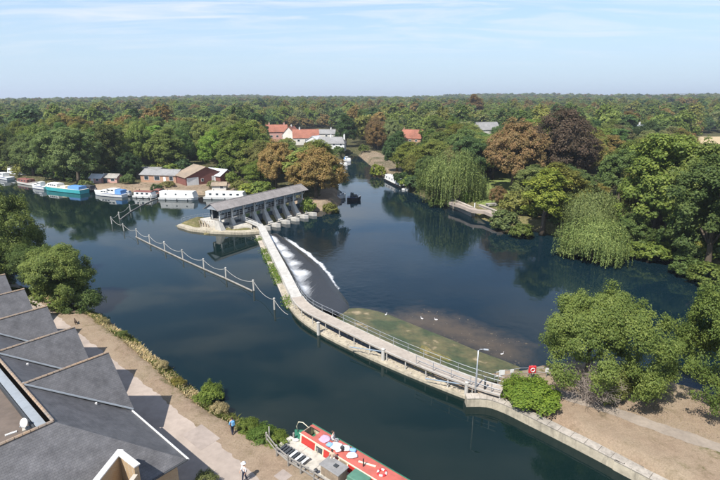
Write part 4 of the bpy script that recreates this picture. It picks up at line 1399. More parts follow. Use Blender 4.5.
# prototypes: large leaf counts near, fewer far
NEAR = [proto(107, 12, 0.8, 7.4, 100, 100000, 0.165, lobes=12, irr=0.36, clump=0.20),
        proto(102, 12, 0.8, 6.6, 95, 84000, 0.165, lobes=10, irr=0.36, clump=0.21),
        proto(103, 10, 0.3, 5.2, 90, 66000, 0.15, lobes=9, irr=0.34, clump=0.205)]
MIDP = [proto(201, 14, 0.7, 5.6, 95, 32000, 0.28, lobes=7, irr=0.34, clump=0.24),
        proto(202, 15, 0.8, 5.0, 90, 29000, 0.28, lobes=7, irr=0.36, clump=0.25, top_sharp=1.3),
        proto(203, 13, 0.6, 6.2, 105, 34000, 0.28, lobes=8, irr=0.36, clump=0.215),
        proto(204, 16, 0.8, 5.4, 90, 31000, 0.28, lobes=7, irr=0.36, clump=0.23),
        proto(205, 14, 0.6, 6.0, 85, 32000, 0.28, lobes=6, irr=0.38, clump=0.25),
        proto(206, 17, 0.7, 4.0, 70, 19000, 0.31, lobes=6, irr=0.25, top_sharp=1.6)]
WIL = [willow_mesh(301, 13, 7.5, 1500, 0.36), willow_mesh(302, 10, 7.0, 1400, 0.34)]
BUSH = [proto(401, 3.0, 0.0, 2.0, 46, 9500, 0.14, irr=0.35, clump=0.30), proto(402, 2.4, 0.0, 1.9, 44, 9500, 0.135, irr=0.4, clump=0.32)]
FBUSH = [proto(411, 4.0, 0.0, 2.6, 36, 3600, 0.34, irr=0.35, clump=0.30), proto(412, 3.6, 0.0, 2.8, 36, 3600, 0.34, irr=0.4, clump=0.30)]


def pxtree(pr, name, u, v, h, w, col, label, cat='tree', rz=None, trunk=True, z=1.0, group=None, cn='crown'):
    p = at(u, v, z)
    return plant(pr, name, (p.x, p.y), rnd.uniform(0, 6.28) if rz is None else rz, h, w, col, label, cat, group, cn, trunk, z=max(gz(p.x, p.y), -1.3))


# --- near trees
pxtree(NEAR[0], 'broadleaf_tree', 584, 387, 11.3, 11.6, (0.150, 0.195, 0.046), 'large bright green tree on the dry peninsula beside the hedge', rz=0.6)
pxtree(NEAR[1], 'broadleaf_tree', 718, 402, 13.0, 10.0, (0.165, 0.225, 0.05), 'large mid green tree cut by the right edge of the photo', rz=2.0)
pxtree(NEAR[2], 'broadleaf_tree', 64, 304, 9.8, 10.6, MID, 'rounded green tree overhanging the water beside the towpath', rz=1.0)
pxtree(NEAR[1], 'broadleaf_tree', 10, 284, 15.0, 13, MID, 'dark green tree behind the rounded towpath tree', rz=0.2)
pxtree(NEAR[2], 'broadleaf_tree', 34, 290, 8.5, 9.0, DARK, 'low dark green tree squeezed between two towpath trees', rz=3.0)
pxtree(NEAR[0], 'broadleaf_tree', -30, 280, 17, 15, DARK, 'tall dark tree cut by the left edge of the photo', rz=4.0)
pxtree(NEAR[2], 'broadleaf_tree', -20, 302, 8.5, 9, MID, 'mid green tree at the left edge above the slate gables', rz=5.0)
pxtree(BUSH[0], 'shrub', 62, 306, 4.6, 7.5, MID, 'leafy shrub filling the foot of the rounded towpath tree', 'shrub', trunk=False)
pxtree(BUSH[1], 'shrub', 82, 307, 3.2, 4.6, DARK, 'dark shrub at the water edge under the rounded towpath tree', 'shrub', trunk=False)
pxtree(BUSH[1], 'hedge_bush', 530, 400, 1.9, 5.0, BRIGHT, 'dense bright green bush beside the weir footbridge end', 'bush', rz=0.0, trunk=False)
pxtree(BUSH[0], 'hedge_bush', 519, 396, 1.7, 3.2, BRIGHT, 'bright green bush lobe nearest the lamp post', 'bush', rz=2.0, trunk=False)
pxtree(BUSH[0], 'hedge_bush', 542, 403, 1.7, 3.4, BRIGHT, 'bright green bush lobe nearest the peninsula footpath', 'bush', rz=4.0, trunk=False)
pxtree(BUSH[0], 'shrub', 608, 400, 3.2, 3.8, (0.16, 0.18, 0.05), 'yellowish shrub at the foot of the big peninsula tree', 'shrub', trunk=False)
pxtree(BUSH[1], 'shrub', 640, 393, 2.6, 3.6, MID, 'green shrub under the right side of the big peninsula tree', 'shrub', trunk=False)
# dead grey shrub
p = at(589, 401, 1)
ds = empty('dead_shrub', (p.x, p.y, 1.0), label='leafless grey dead shrub in front of the big peninsula tree', cat='shrub')
mb = MB(); rg_ = np.random.default_rng(77)
for k in range(190):
    a_ = rg_.uniform(0, 6.28); el = rg_.uniform(0.75, 1.5); L = rg_.uniform(2.8, 5.0)
    d = np.array((math.cos(a_) * math.cos(el), math.sin(a_) * math.cos(el), math.sin(el)))
    s = np.array((rg_.normal(0, 0.3), rg_.normal(0, 0.3), 0.0))
    m1 = s + d * L * 0.55; e = s + d * L + np.array((d[0] * 0.9, d[1] * 0.9, -0.35 * L * 0.5)) + rg_.normal(size=3) * 0.2
    mb.tube([s, m1, e], [0.035, 0.022, 0.008], 3, caps=False)
    for j in range(5):
        t = rg_.uniform(0.4, 1.0); q = m1 * (1 - t) + e * t
        mb.tube([q, q + d * 0.3 + rg_.normal(size=3) * 0.35], [0.014, 0.006], 3, caps=False)
mb.build('branches', M['dead_twig'], ds)

# --- far side of the pool
pxtree(WIL[0], 'willow_tree', 450, 198, 17.5, 22, WILLOW, 'weeping willow behind the stone river wall, centre of the far bank')
pxtree(WIL[1], 'willow_tree', 592, 248, 9.0, 14.5, WILLOW, 'weeping willow trailing into the dark water on the right bank')
pxtree(WIL[1], 'willow_tree', 588, 233, 10.5, 14, PALE, 'smaller pale willow behind the right bank willow')
pxtree(MIDP[2], 'horse_chestnut_tree', 511, 190, 22, 20.0, RUST, 'broad rust brown tree above the stone river wall')
pxtree(MIDP[4], 'horse_chestnut_tree', 498, 205, 5.5, 5.5, RUST, 'low rust brown bough clump at the foot of the rust brown tree')
pxtree(MIDP[4], 'copper_beech_tree', 557, 184, 26.0, 23.0, COPPER, 'dark purple brown copper tree right of the rust brown tree')
pxtree(MIDP[5], 'broadleaf_tree', 543, 226, 18.0, 11.5, LIME, 'yellow green tree standing at the water right of the stone wall')
pxtree(MIDP[0], 'broadleaf_tree', 617, 205, 16, 14, DARK, 'dark green tree behind the right bank willows')
pxtree(MIDP[3], 'broadleaf_tree', 652, 240, 23.5, 17, GREEN, 'tallest fresh green tree on the right bank')
pxtree(MIDP[2], 'broadleaf_tree', 680, 246, 22, 15, MID, 'leafy mid green tree right of the tallest right bank tree')
pxtree(MIDP[3], 'broadleaf_tree', 708, 260, 21, 15, DARK, 'dark green tree at the waterside by the right edge')
pxtree(MIDP[0], 'broadleaf_tree', 745, 262, 22, 15, MID, 'green tree just past the right edge bank')
pxtree(MIDP[4], 'broadleaf_tree', 632, 243, 9.0, 8, DARK, 'low dark tree between the willow and the tallest right bank tree')
pxtree(MIDP[1], 'broadleaf_tree', 397, 171, 15.5, 12, DEEP, 'round very dark green tree above the moored white houseboat')
pxtree(MIDP[0], 'broadleaf_tree', 426, 186, 10.5, 9, DARK, 'dark green tree just left of the weeping willow')
pxtree(MIDP[2], 'broadleaf_tree', 413, 180, 9.0, 8, OLIVE, 'olive tree between the round dark tree and the willow')
pxtree(MIDP[2], 'broadleaf_tree', 459, 174, 18, 16, DARK, 'dark green tree rising behind the weeping willow')
for u, v, h, w, c, lb_ in ((506, 222, 5.2, 7.0, (0.13, 0.165, 0.055), 'rounded grey green bush over the water below the stone wall'),
                           (522, 228, 3.2, 5.0, MID, 'small green bush beside the rounded waterside bush'),
                           (378, 171, 4.8, 6.5, LIME, 'yellow green bush on the bank above the small moored boat'),
                           (364, 152, 4.0, 6.0, MID, 'green bush at the head of the backwater'),
                           (312, 153, 6.5, 9.0, MID, 'green bush in front of the pale boathouse'),
                           (288, 150, 7.0, 10.0, OLIVE, 'olive bush in front of the white gabled house'),
                           (338, 155, 4.5, 7.0, DARK, 'dark bush on the lawn of the white riverside house'),
                           (437, 199, 3.2, 5.0, DARK, 'dark bush at the left foot of the weeping willow'),
                           (612, 251, 2.6, 5.0, LIME, 'yellow green bush below the right bank willow'),
                           (630, 246, 3.4, 6.0, GREEN, 'fresh green bush at the water right of the willow'),
                           (655, 250, 4.0, 6.0, GREEN, 'green waterside bush below the tallest tree'),
                           (690, 264, 3.6, 6.0, DARK, 'dark waterside bush left of the tilted landing stage'),
                           (712, 272, 3.8, 7.0, MID, 'green waterside bush in the right corner of the pool'),
                           (575, 246, 3.0, 6.0, PALE, 'pale bush at the left foot of the right bank willow')):
    pxtree(FBUSH[rnd.randrange(2)], 'bush', u, v, h, w, c, lb_, 'bush', trunk=False)
# clipped hedge block on the lawn
hp = at(469.5, 201, 1)
hd = empty('clipped_hedge', (hp.x, hp.y, 1.0), 0.35, 'clipped box shaped bright green hedge on the lawn', 'hedge')
rg_ = np.random.default_rng(88); n = 3800
fc = rg_.integers(0, 5, n); uu = rg_.uniform(-1, 1, (n, 2)); PP = np.zeros((n, 3)); NN = np.zeros((n, 3))
for f_, (ax, sgn) in enumerate(((0, 1), (0, -1), (1, 1), (1, -1), (2, 1))):
    k = fc == f_; oth = [a for a in range(3) if a != ax]
    PP[k, ax] = sgn; PP[k, oth[0]] = uu[k, 0]; PP[k, oth[1]] = uu[k, 1]; NN[k, ax] = sgn
PP = PP * np.array((2.3, 1.4, 1.25)) + np.array((0, 0, 1.25)) + rg_.normal(size=(n, 3)) * 0.09
hm = leaves_mesh('foliage', PP, NN + rg_.normal(size=(n, 3)) * 0.5, 0.3 * rg_.uniform(0.7, 1.3, n), rg_.random(n), 0.7, rg_); hm.materials.append(M['leaf'])
o = link('foliage', hm, hd); o.color = (0.13, 0.22, 0.03, 1)
mb = MB(); mb.box((0, 0, 1.2), (4.3, 2.5, 2.3)); mb.build('twig_core', M['bark'], hd)

# --- island trees by the sluices
pxtree(MIDP[4], 'horse_chestnut_tree', 316, 198, 15.2, 16.5, BROWN, 'big golden brown tree on the island by the sluice gates')
pxtree(MIDP[2], 'horse_chestnut_tree', 276, 190, 15.5, 13.0, BROWN, 'golden brown tree behind the left half of the sluice roof')
pxtree(MIDP[0], 'broadleaf_tree', 299, 180, 11.0, 10.0, MID, 'green tree between the two golden brown island trees')
pxtree(MIDP[3], 'broadleaf_tree', 240, 176, 19.0, 15.0, GREEN, 'green tree behind the white houseboat nearest the sluices')
pxtree(MIDP[0], 'broadleaf_tree', 256, 187, 9.0, 9.0, GREEN, 'lower green tree above the left end of the sluice roof')
for u, v, h, w, c, lb_ in ((306, 205, 4.6, 5.0, GREEN, 'green bush at the right end of the sluice gates'),
                           (250, 193, 4.2, 6.5, LIME, 'yellow green bush behind the sluice roof'),
                           (238, 190, 3.4, 5.0, OLIVE, 'olive bush on the bank behind the long white houseboat'),
                           (263, 194, 4.4, 7.0, GREEN, 'green bush pressed against the sluice roof'),
                           (330, 205, 3.0, 4.0, OLIVE, 'olive bush under the big golden brown island tree'),
                           (157, 190, 2.8, 3.6, DEEP, 'dark round shrub in front of the brick bungalow'),
                           (128, 184, 3.6, 5.0, DARK, 'dark bush between the pink sheds and the brick bungalow'),
                           (103, 178, 4.0, 5.5, LIME, 'yellow green bush above the pink sheds'),
                           (86, 186, 3.0, 4.6, PALE, 'pale bush behind the teal boat stern'),
                           (168, 187, 1.8, 6.0, (0.24, 0.22, 0.08), 'dry yellowish hedge along the brick bungalow garden'),
                           (214, 188, 2.6, 4.0, (0.2, 0.2, 0.07), 'dry yellowish shrub in front of the red barn'),
                           (232, 183, 4.2, 5.0, GREEN, 'green bush at the right end of the red barn')):
    pxtree(FBUSH[rnd.randrange(2)], 'bush', u, v, h, w, c, lb_, 'bush', trunk=False)
pxtree(MIDP[4], 'broadleaf_tree', 132, 179, 10, 9.0, DEEP, 'dark rounded tree left of the brick bungalow')
# --- by the houses up the backwater
pxtree(MIDP[1], 'broadleaf_tree', 346, 147, 19.0, 14.0, DEEP, 'very dark round tree beside the white riverside house')
pxtree(MIDP[4], 'horse_chestnut_tree', 375, 149, 19.0, 14.0, RUST, 'rust brown tree right of the white riverside house')
pxtree(MIDP[3], 'broadleaf_tree', 364, 140, 21.0, 15.0, DARK, 'dark tree behind the rust brown tree by the white house')
pxtree(MIDP[1], 'broadleaf_tree', 473, 128, 31.0, 22.0, RUST, 'tall rust brown tree rising above the distant wood')

# --- the woods: nearest trees one by one, the rest as a mass
KEEP_CLEAR = [([at2(u, v, 1) for u, v in ((75, 192), (80, 182), (135, 180), (145, 175), (185, 170), (232, 172), (240, 196))]),
              ([at2(u, v, 1) for u, v in ((255, 172), (262, 136), (300, 130), (345, 130), (362, 150), (420, 182), (400, 190), (342, 176))]),
              ([at2(u, v, 1) for u, v in ((340, 200), (338, 160), (350, 148), (400, 156), (415, 190))]),
              ([at2(u, v, 1) for u, v in ((440, 208), (465, 186), (500, 180), (530, 205), (505, 225))]),
              ([at2(u, v, 1) for u, v in ((394, 166), (400, 138), (426, 138), (424, 166))]),
              ([at2(u, v, 1) for u, v in ((596, 190), (596, 178), (625, 178), (625, 190))]),
              ([at2(u, v, 1) for u, v in ((690, 151), (695, 134), (760, 134), (760, 151))])]
feature_xy = [(o.location.x, o.location.y, 5.5) for o in COL.objects if o.type == 'EMPTY' and o.name.split('.')[0].endswith('_tree')]
wr = np.random.default_rng(17)
cand = []
for step, r0, r1 in ((12.0, 100, 330), (13.5, 330, 900), (22.0, 900, 2000), (36.0, 2000, 4800)):
    g_ = np.arange(-r1, r1, step)
    XX, YY = np.meshgrid(g_, np.arange(20, r1, step))
    XX = XX + wr.uniform(-0.42, 0.42, XX.shape) * step; YY = YY + wr.uniform(-0.42, 0.42, YY.shape) * step
    rr_ = np.hypot(XX, YY)
    ok = (rr_ >= r0) & (rr_ < r1) & (np.abs(XX) < YY * 0.80 + 22)
    xs, ys = XX[ok], YY[ok]
    if r0 < 700:
        ok = (sdist(xs, ys, UPPER) > 4.0) & (sdist(xs, ys, LOWER) > 4.5)
        for kc in KEEP_CLEAR: ok &= ~inside(xs, ys, kc)
        if r0 < 330:
            for fx_, fy_, fr in feature_xy: ok &= (np.hypot(xs - fx_, ys - fy_) > fr)
        xs, ys = xs[ok], ys[ok]
    f_ok = np.ones(len(xs), bool)
    gap = vnoise(xs, ys, 60, 51) > 0.10
    f_ok &= gap
    for x_, y_ in zip(xs[f_ok], ys[f_ok]): cand.append((x_, y_, step))
# nothing on the near side of the water
cand = [c for c in cand if c[1] > 95 or (c[0] > 40 and c[1] > 70)]
cand.sort(key=lambda c: math.hypot(c[0], c[1]))
cx = np.array([c[0] for c in cand]); cy = np.array([c[1] for c in cand]); cs_ = np.array([c[2] for c in cand])
cz = ground_z(cx, cy)
warm = vnoise(cx, cy, 55, 61); tone = wr.random(len(cand))
PAL = [('mid green', MID), ('olive green', OLIVE), ('dark green', DARK), ('fresh green', GREEN), ('very dark green', DEEP), ('brown tinged', (0.235, 0.170, 0.055)), ('pale green', (0.195, 0.215, 0.08))]


def colour_of(i):
    t = tone[i]; w = warm[i]
    if w > 0.66 and t < 0.5: return 5
    if t < 0.30: return 0
    if t < 0.52: return 2
    if t < 0.70: return 1
    if t < 0.84: return 3
    if t < 0.93: return 4
    return 6


SIGHT = [(533, 590, 166, 165), (262, 347, 142, 285), (398, 426, 142, 300), (598, 622, 181, 200), (690, 790, 147, 330), (478, 494, 134, 360), (630, 640, 138, 320)]


def height_cap(x, y, zg_):
    """nothing taller than this stands between the drone and the village roofs or the field"""
    t = y * cosp + (CAM_H - 8.0) * sinp
    u = 360 + 480 * x / t
    cap = 99.0
    for u0, u1, vt, dm in SIGHT:
        if u0 - 5 < u < u1 + 5 and y < dm:
            b_ = (vt - 240) / 480.0
            cap = min(cap, CAM_H - y * (sinp + b_ * cosp) / (cosp - b_ * sinp) - zg_)
    return cap


N_IND = 255
indiv = [i for i in range(len(cand)) if cs_[i] <= 13.5][:N_IND]


MARKS = [(8, 'behind the cruisers at the left edge'), (38, 'behind the two deck white cruiser'), (85, 'behind the teal barge'), (130, 'behind the garden sheds'), (176, 'behind the brick bungalow'),
         (232, 'behind the red barn'), (265, 'behind the sluice roof end'), (300, 'left of the village roofs'), (352, 'around the white riverside house'), (395, 'right of the backwater'),
         (432, 'near the red roof right of the backwater'), (482, 'behind the weeping willow'), (540, 'behind the rust brown tree'), (592, 'behind the dark copper tree'), (632, 'behind the right bank willows'),
         (675, 'behind the tallest right bank tree'), (9999, 'near the right edge')]


def zone(x, y, z_):
    t = y * cosp + (CAM_H - z_) * sinp
    u = 360 + 480 * x / t
    return next(nm for lim, nm in MARKS if u < lim)


seen_row = {}
for i in indiv:
    k = colour_of(i); nm, c = PAL[k]
    h = wr.uniform(14.5, 20.5) * (0.92 if cand[i][0] > 0 else 1.0); w = wr.uniform(12.5, 17.0)
    cap = height_cap(cx[i], cy[i], float(cz[i]))
    if cap < 4.0: continue
    if h > cap: h, w = cap, min(w, cap * 1.1)
    c = tuple(x * wr.uniform(0.88, 1.15) for x in c)
    zn = zone(cx[i], cy[i], 8.0)
    r_ = seen_row.get(zn, 0); seen_row[zn] = r_ + 1
    row = ('front row', 'second row', 'third row', 'fourth row', 'fifth row')[r_ // 4] if r_ < 20 else 'far back'
    size = 'tall ' if h > 18.6 else ('low ' if h < 15.2 else ('broad ' if w > 15.6 else ('slim ' if w < 13.4 else '')))
    plant(MIDP[wr.integers(0, 6)], 'broadleaf_tree', (cx[i], cy[i]), wr.uniform(0, 6.28), h, w, c, f'{size}{nm} {row} tree {zn}', 'tree', 'woodland trees on the far banks', z=float(cz[i]))

# understorey along the wood edges
ub = np.random.default_rng(23); nb_ = {}
edge = [((-8, 172), (80, 184), 13), ((84, 183), (140, 178), 7), ((146, 173), (236, 178), 8), ((530, 226), (578, 242), 8), ((605, 247), (740, 280), 26), ((515, 215), (560, 220), 5), ((556, 224), (604, 238), 6), ((622, 238), (738, 264), 16), ((400, 182), (436, 194), 5)]
for (ua, va), (ub_, vb), n in edge:
    for k in range(n):
        t = (k + ub.uniform(0.1, 0.9)) / n
        u, v = ua + (ub_ - ua) * t, va + (vb - va) * t - abs(ub.normal(0, 1.2))
        p = at(u, v, 0.5)
        if float(sdist(np.array([p.x]), np.array([p.y]), UPPER)[0]) < 0.8 or float(sdist(np.array([p.x]), np.array([p.y]), LOWER)[0]) < 0.3: continue
        kk = ub.integers(0, 5); nm, c = PAL[(0, 1, 2, 3, 4)[kk]]
        zn = zone(p.x, p.y, 2.0)
        pos_ = ('low', 'second', 'rounded', 'spreading', 'bushy', 'straggling', 'squat')[nb_.get((zn, kk), 0) % 7]; nb_[(zn, kk)] = nb_.get((zn, kk), 0) + 1
        plant(FBUSH[ub.integers(0, 2)], 'bush', (p.x, p.y), ub.uniform(0, 6.28), ub.uniform(3.0, 6.2), ub.uniform(5.0, 8.5), c, f'{pos_} {nm} waterside bush {zn}', 'bush', 'bushes along the far banks', trunk=False)

# distant woodland: one mass
low = []
for k, (sd_, h, rad, ts) in enumerate(((501, 14, 5.8, 1.0), (502, 15, 5.2, 1.3), (503, 13, 6.4, 1.0), (504, 16, 5.4, 1.2))):
    me, _, _ = crown('far_crown', sd_, h, 0.8, rad, 60, 4200, 0.80, M['leaf_far'], lobes=6, irr=0.34, clump=0.27, top_sharp=ts)
    ob = bpy.data.objects.new('far_crown', me)
    low.append(ob)
iset = set(indiv)
rest = [i for i in range(len(cand)) if i not in iset and height_cap(cx[i], cy[i], float(cz[i])) > 22]
ri = np.array(rest)
wm = bpy.data.meshes.new('distant_woodland')
wm.vertices.add(len(ri))
wm.vertices.foreach_set('co', np.stack([cx[ri], cy[ri], cz[ri] - 0.3], 1).ravel())
cols = np.array([PAL[colour_of(i)][1] for i in rest]) * wr.uniform(0.85, 1.15, (len(rest), 1))
a = wm.attributes.new('leafcol', 'FLOAT_COLOR', 'POINT'); a.data.foreach_set('color', np.concatenate([cols, np.ones((len(rest), 1))], 1).astype(np.float32).ravel())
sc_ = wr.uniform(0.8, 1.25, len(rest)) * np.where(cs_[ri] > 25, 2.6, np.where(cs_[ri] > 15, 1.9, 1.3))
szs = np.where(cs_[ri] > 25, wr.uniform(0.9, 1.35, len(rest)), np.where(cs_[ri] > 15, wr.uniform(0.95, 1.45, len(rest)), wr.uniform(0.8, 1.5, len(rest))))
a = wm.attributes.new('tscale', 'FLOAT_VECTOR', 'POINT'); a.data.foreach_set('vector', np.stack([sc_, sc_, szs], 1).astype(np.float32).ravel())
fattr(wm, 'spin', wr.uniform(0, 6.28, len(rest)))
a = wm.attributes.new('pick', 'INT', 'POINT'); a.data.foreach_set('value', wr.integers(0, 4, len(rest)).astype(np.int32))
wo = link('distant_woodland', wm)
tag(wo, 'distant woodland of green and brown tinged trees reaching to the horizon', 'woodland', kind='stuff')
ng = bpy.data.node_groups.new('woodland', 'GeometryNodeTree')
ng.interface.new_socket('Geometry', in_out='INPUT', socket_type='NodeSocketGeometry')
ng.interface.new_socket('Geometry', in_out='OUTPUT', socket_type='NodeSocketGeometry')
gi, go = ng.nodes.new('NodeGroupInput'), ng.nodes.new('NodeGroupOutput')
iop = ng.nodes.new('GeometryNodeInstanceOnPoints')
jn = ng.nodes.new('GeometryNodeJoinGeometry')
for ob in low[::-1]:
    oi = ng.nodes.new('GeometryNodeObjectInfo'); oi.inputs['Object'].default_value = ob; oi.inputs['As Instance'].default_value = True
    ng.links.new(oi.outputs['Geometry'], jn.inputs[0])


def named(nm, dt):
    n = ng.nodes.new('GeometryNodeInputNamedAttribute'); n.data_type = dt; n.inputs['Name'].default_value = nm
    return n.outputs['Attribute']


cxyz = ng.nodes.new('ShaderNodeCombineXYZ')
ng.links.new(named('spin', 'FLOAT'), cxyz.inputs['Z'])
e2r = ng.nodes.new('FunctionNodeEulerToRotation')
ng.links.new(cxyz.outputs[0], e2r.inputs[0])
ng.links.new(gi.outputs[0], iop.inputs['Points'])
ng.links.new(jn.outputs[0], iop.inputs['Instance'])
iop.inputs['Pick Instance'].default_value = True
ng.links.new(named('pick', 'INT'), iop.inputs['Instance Index'])
ng.links.new(e2r.outputs[0], iop.inputs['Rotation'])
ng.links.new(named('tscale', 'FLOAT_VECTOR'), iop.inputs['Scale'])
ng.links.new(iop.outputs[0], go.inputs[0])
wo.modifiers.new('woodland', 'NODES').node_group = ng
print('individual trees', len(indiv), 'mass', len(rest))

# ================================================================== BUILDINGS ALONG THE FAR BANK
win_cache = {}


def house(name, u, v, w, d, wh, rh, rz, wall, roof, label, cat='house', windows=(), doors=(), chimney=None, overhang=0.35, hip=0.0, z=1.0):
    """gabled house: ridge along local x; front is local -y; windows (side, x, z, w, h)"""
    p = at(u, v, z)
    zg_ = gz(p.x, p.y)
    root = empty(name, (p.x, p.y, zg_), rz, label, cat)
    W, D = w / 2, d / 2
    mb = MB()
    mb.add([(-W, -D, -0.5), (W, -D, -0.5), (W, D, -0.5), (-W, D, -0.5), (-W, -D, wh), (W, -D, wh), (W, D, wh), (-W, D, wh),
            (-W + hip * 0.999, 0, wh + rh - 0.08), (W - hip * 0.999, 0, wh + rh - 0.08)],
           [(0, 1, 5, 4), (1, 2, 6, 5), (2, 3, 7, 6), (3, 0, 4, 7), (4, 8, 7), (5, 6, 9)])
    mb.build('wall', M[wall], root)
    o_ = overhang; sl_ = rh / D
    rx = W + o_
    za = wh - o_ * sl_ + 0.02; zb = wh + rh + 0.02
    ro = None
    for sg in (-1, 1):
        mb = MB(); xr = W + o_ - hip
        a = [(-rx, sg * (D + o_), za), (rx, sg * (D + o_), za), (xr, 0, zb), (-xr, 0, zb)]
        b_ = [(x, y, z_ - 0.14) for x, y, z_ in a]
        mb.add(a + b_, [(0, 1, 2, 3) if sg < 0 else (3, 2, 1, 0), (7, 6, 5, 4) if sg < 0 else (4, 5, 6, 7), (0, 4, 5, 1), (1, 5, 6, 2), (2, 6, 7, 3), (3, 7, 4, 0)])
        r_ = mb.build('roof_slope', M[roof], root)
        ro = ro or r_
    if hip > 0:
        for sg in (-1, 1):
            mb = MB(); xr = W + o_ - hip
            a = [(sg * rx, -(D + o_), za), (sg * rx, D + o_, za), (sg * xr, 0, zb)]
            mb.add(a, [(0, 1, 2) if sg > 0 else (2, 1, 0)]); mb.build('roof_hip', M[roof], root)
    mb = MB(); mb.tube([(-rx + hip, 0, zb + 0.02), (rx - hip, 0, zb + 0.02)], 0.12, 6); mb.build('ridge', M[roof], root)
    if chimney:
        for cx_, cy_, ch in chimney:
            mb = MB(); mb.box((cx_, cy_, wh + rh + ch / 2 - 0.8), (0.9, 0.7, ch + 1.2)); mb.tube([(cx_ - 0.2, cy_, wh + rh + ch), (cx_ - 0.2, cy_, wh + rh + ch + 0.2)], 0.14, 6)
            mb.tube([(cx_ + 0.2, cy_, wh + rh + ch - 0.3), (cx_ + 0.2, cy_, wh + rh + ch + 0.2)], 0.14, 6); mb.build('chimney', M[wall] if wall != 'render_wall' else M['coping'], ro)
    for side, x, z_, ww, hh in windows:
        fr = MB(); pn = MB()
        if side == 'f':
            fr.box((x, -D - 0.03, z_), (ww, 0.1, hh)); pn.box((x, -D - 0.09, z_), (ww - 0.24, 0.03, hh - 0.24))
            pn2 = None
        elif side == 'r':
            fr.box((W + 0.03, x, z_), (0.1, ww, hh)); pn.box((W + 0.09, x, z_), (0.03, ww - 0.24, hh - 0.24))
        else:
            fr.box((-W - 0.03, x, z_), (0.1, ww, hh)); pn.box((-W - 0.09, x, z_), (0.03, ww - 0.24, hh - 0.24))
        f_ = fr.build('window', M['white'], root); pn.build('pane', M['glass'], f_)
    for side, x, ww, hh, mm in doors:
        fr = MB()
        if side == 'f': fr.box((x, -D - 0.04, hh / 2), (ww, 0.1, hh))
        elif side == 'r': fr.box((W + 0.04, x, hh / 2), (0.1, ww, hh))
        else: fr.box((-W - 0.04, x, hh / 2), (0.1, ww, hh))
        fr.build('door', M[mm], root)
    return root


bank_a = math.atan2(*(np.array(at2(240, 196)) - np.array(at2(80, 190)))[::-1])
house('brick_bungalow', 164, 181, 14.0, 7.0, 2.9, 1.5, bank_a, 'brick_orange', 'grey_roof', 'orange brick bungalow with grey roof left of the red barn', 'bungalow',
      windows=[('f', -4.6, 1.6, 1.8, 1.5), ('f', -0.4, 1.6, 2.2, 1.5), ('f', 5.2, 1.6, 1.6, 1.5)], doors=[('f', 2.6, 1.0, 2.1, 'white')])
house('flat_shed', 152, 177, 9.0, 6.0, 3.2, 0.7, bank_a, 'timber_grey', 'grey_roof', 'low dark roofed outbuilding behind the brick bungalow', 'outbuilding')
barn = house('boat_barn', 201, 182, 10.0, 15.0, 3.0, 3.0, bank_a - math.pi / 2 + 0.9, 'brown_red', 'rust_roof', 'red boarded barn with rusty brown roof and white doors', 'barn',
             windows=[('r', -1.5, 1.5, 1.0, 1.1)], doors=[('r', -5.0, 4.2, 2.7, 'white'), ('r', 4.2, 4.4, 2.6, 'white')])
house('barn_annexe', 219, 181, 9.0, 7.0, 2.8, 1.8, bank_a - 0.35, 'brown_red', 'pale_roof', 'pale metal roofed annexe against the red barn', 'annexe', doors=[('f', 1.0, 2.2, 2.2, 'white')])
house('garden_shed', 99, 182, 4.6, 3.4, 2.0, 1.0, bank_a, 'pink_wall', 'pale_roof', 'small pinkish garden shed nearer the teal boat', 'shed', windows=[('f', 0.8, 1.2, 1.2, 0.9)], doors=[('f', -1.2, 0.9, 1.8, 'white')])
house('garden_shed', 113, 182, 6.0, 3.6, 2.1, 1.0, bank_a, 'pink_wall', 'timber_grey', 'brown roofed garden shed nearer the bungalow', 'shed', windows=[('f', 1.4, 1.2, 1.6, 1.0)], doors=[('f', -1.6, 1.4, 1.9, 'dark_steel')])
house('boat_hut', 220, 189, 4.6, 3.0, 1.7, 0.8, bank_a + 0.25, 'render_wall', 'timber', 'little white hut with brown roof above the long white houseboat', 'hut', windows=[('f', 0.9, 1.0, 1.2, 0.8)])
# houses up the backwater
house('red_roof_house', 277, 141, 15, 9, 7.0, 4.5, 0.25, 'pink_wall', 'red_roof', 'pinkish red roofed house furthest left in the village', windows=[('f', -4, 3.8, 1.6, 1.4), ('f', 0, 3.8, 1.6, 1.4), ('f', 4, 3.8, 1.6, 1.4)], chimney=[(-5, 0, 1.5), (5.5, 0, 1.5)])
house('red_roof_house', 292, 143, 11, 9, 6.4, 4.6, 1.35, 'render_wall', 'red_roof', 'white gabled house with red roof second from left in the village', windows=[('l', -1, 3.2, 1.5, 1.4), ('l', 2, 3.2, 1.3, 1.4)], chimney=[(0, 0, 1.2)])
house('red_roof_house', 306, 144, 17, 11, 4.8, 5.0, 0.15, 'render_wall', 'red_roof', 'largest red roofed house beside the white riverside house', windows=[('f', -5, 3, 1.6, 1.4), ('f', 0, 3, 1.6, 1.4), ('f', 5, 3, 1.6, 1.4)], chimney=[(-4, 0, 1.4)])
house('boathouse', 316, 148, 8, 10, 4.6, 2.8, 1.1, 'white', 'pale_roof', 'pale boathouse with light metal roof left of the white riverside house', 'boathouse', windows=[('l', 0, 3, 2, 1.2)])
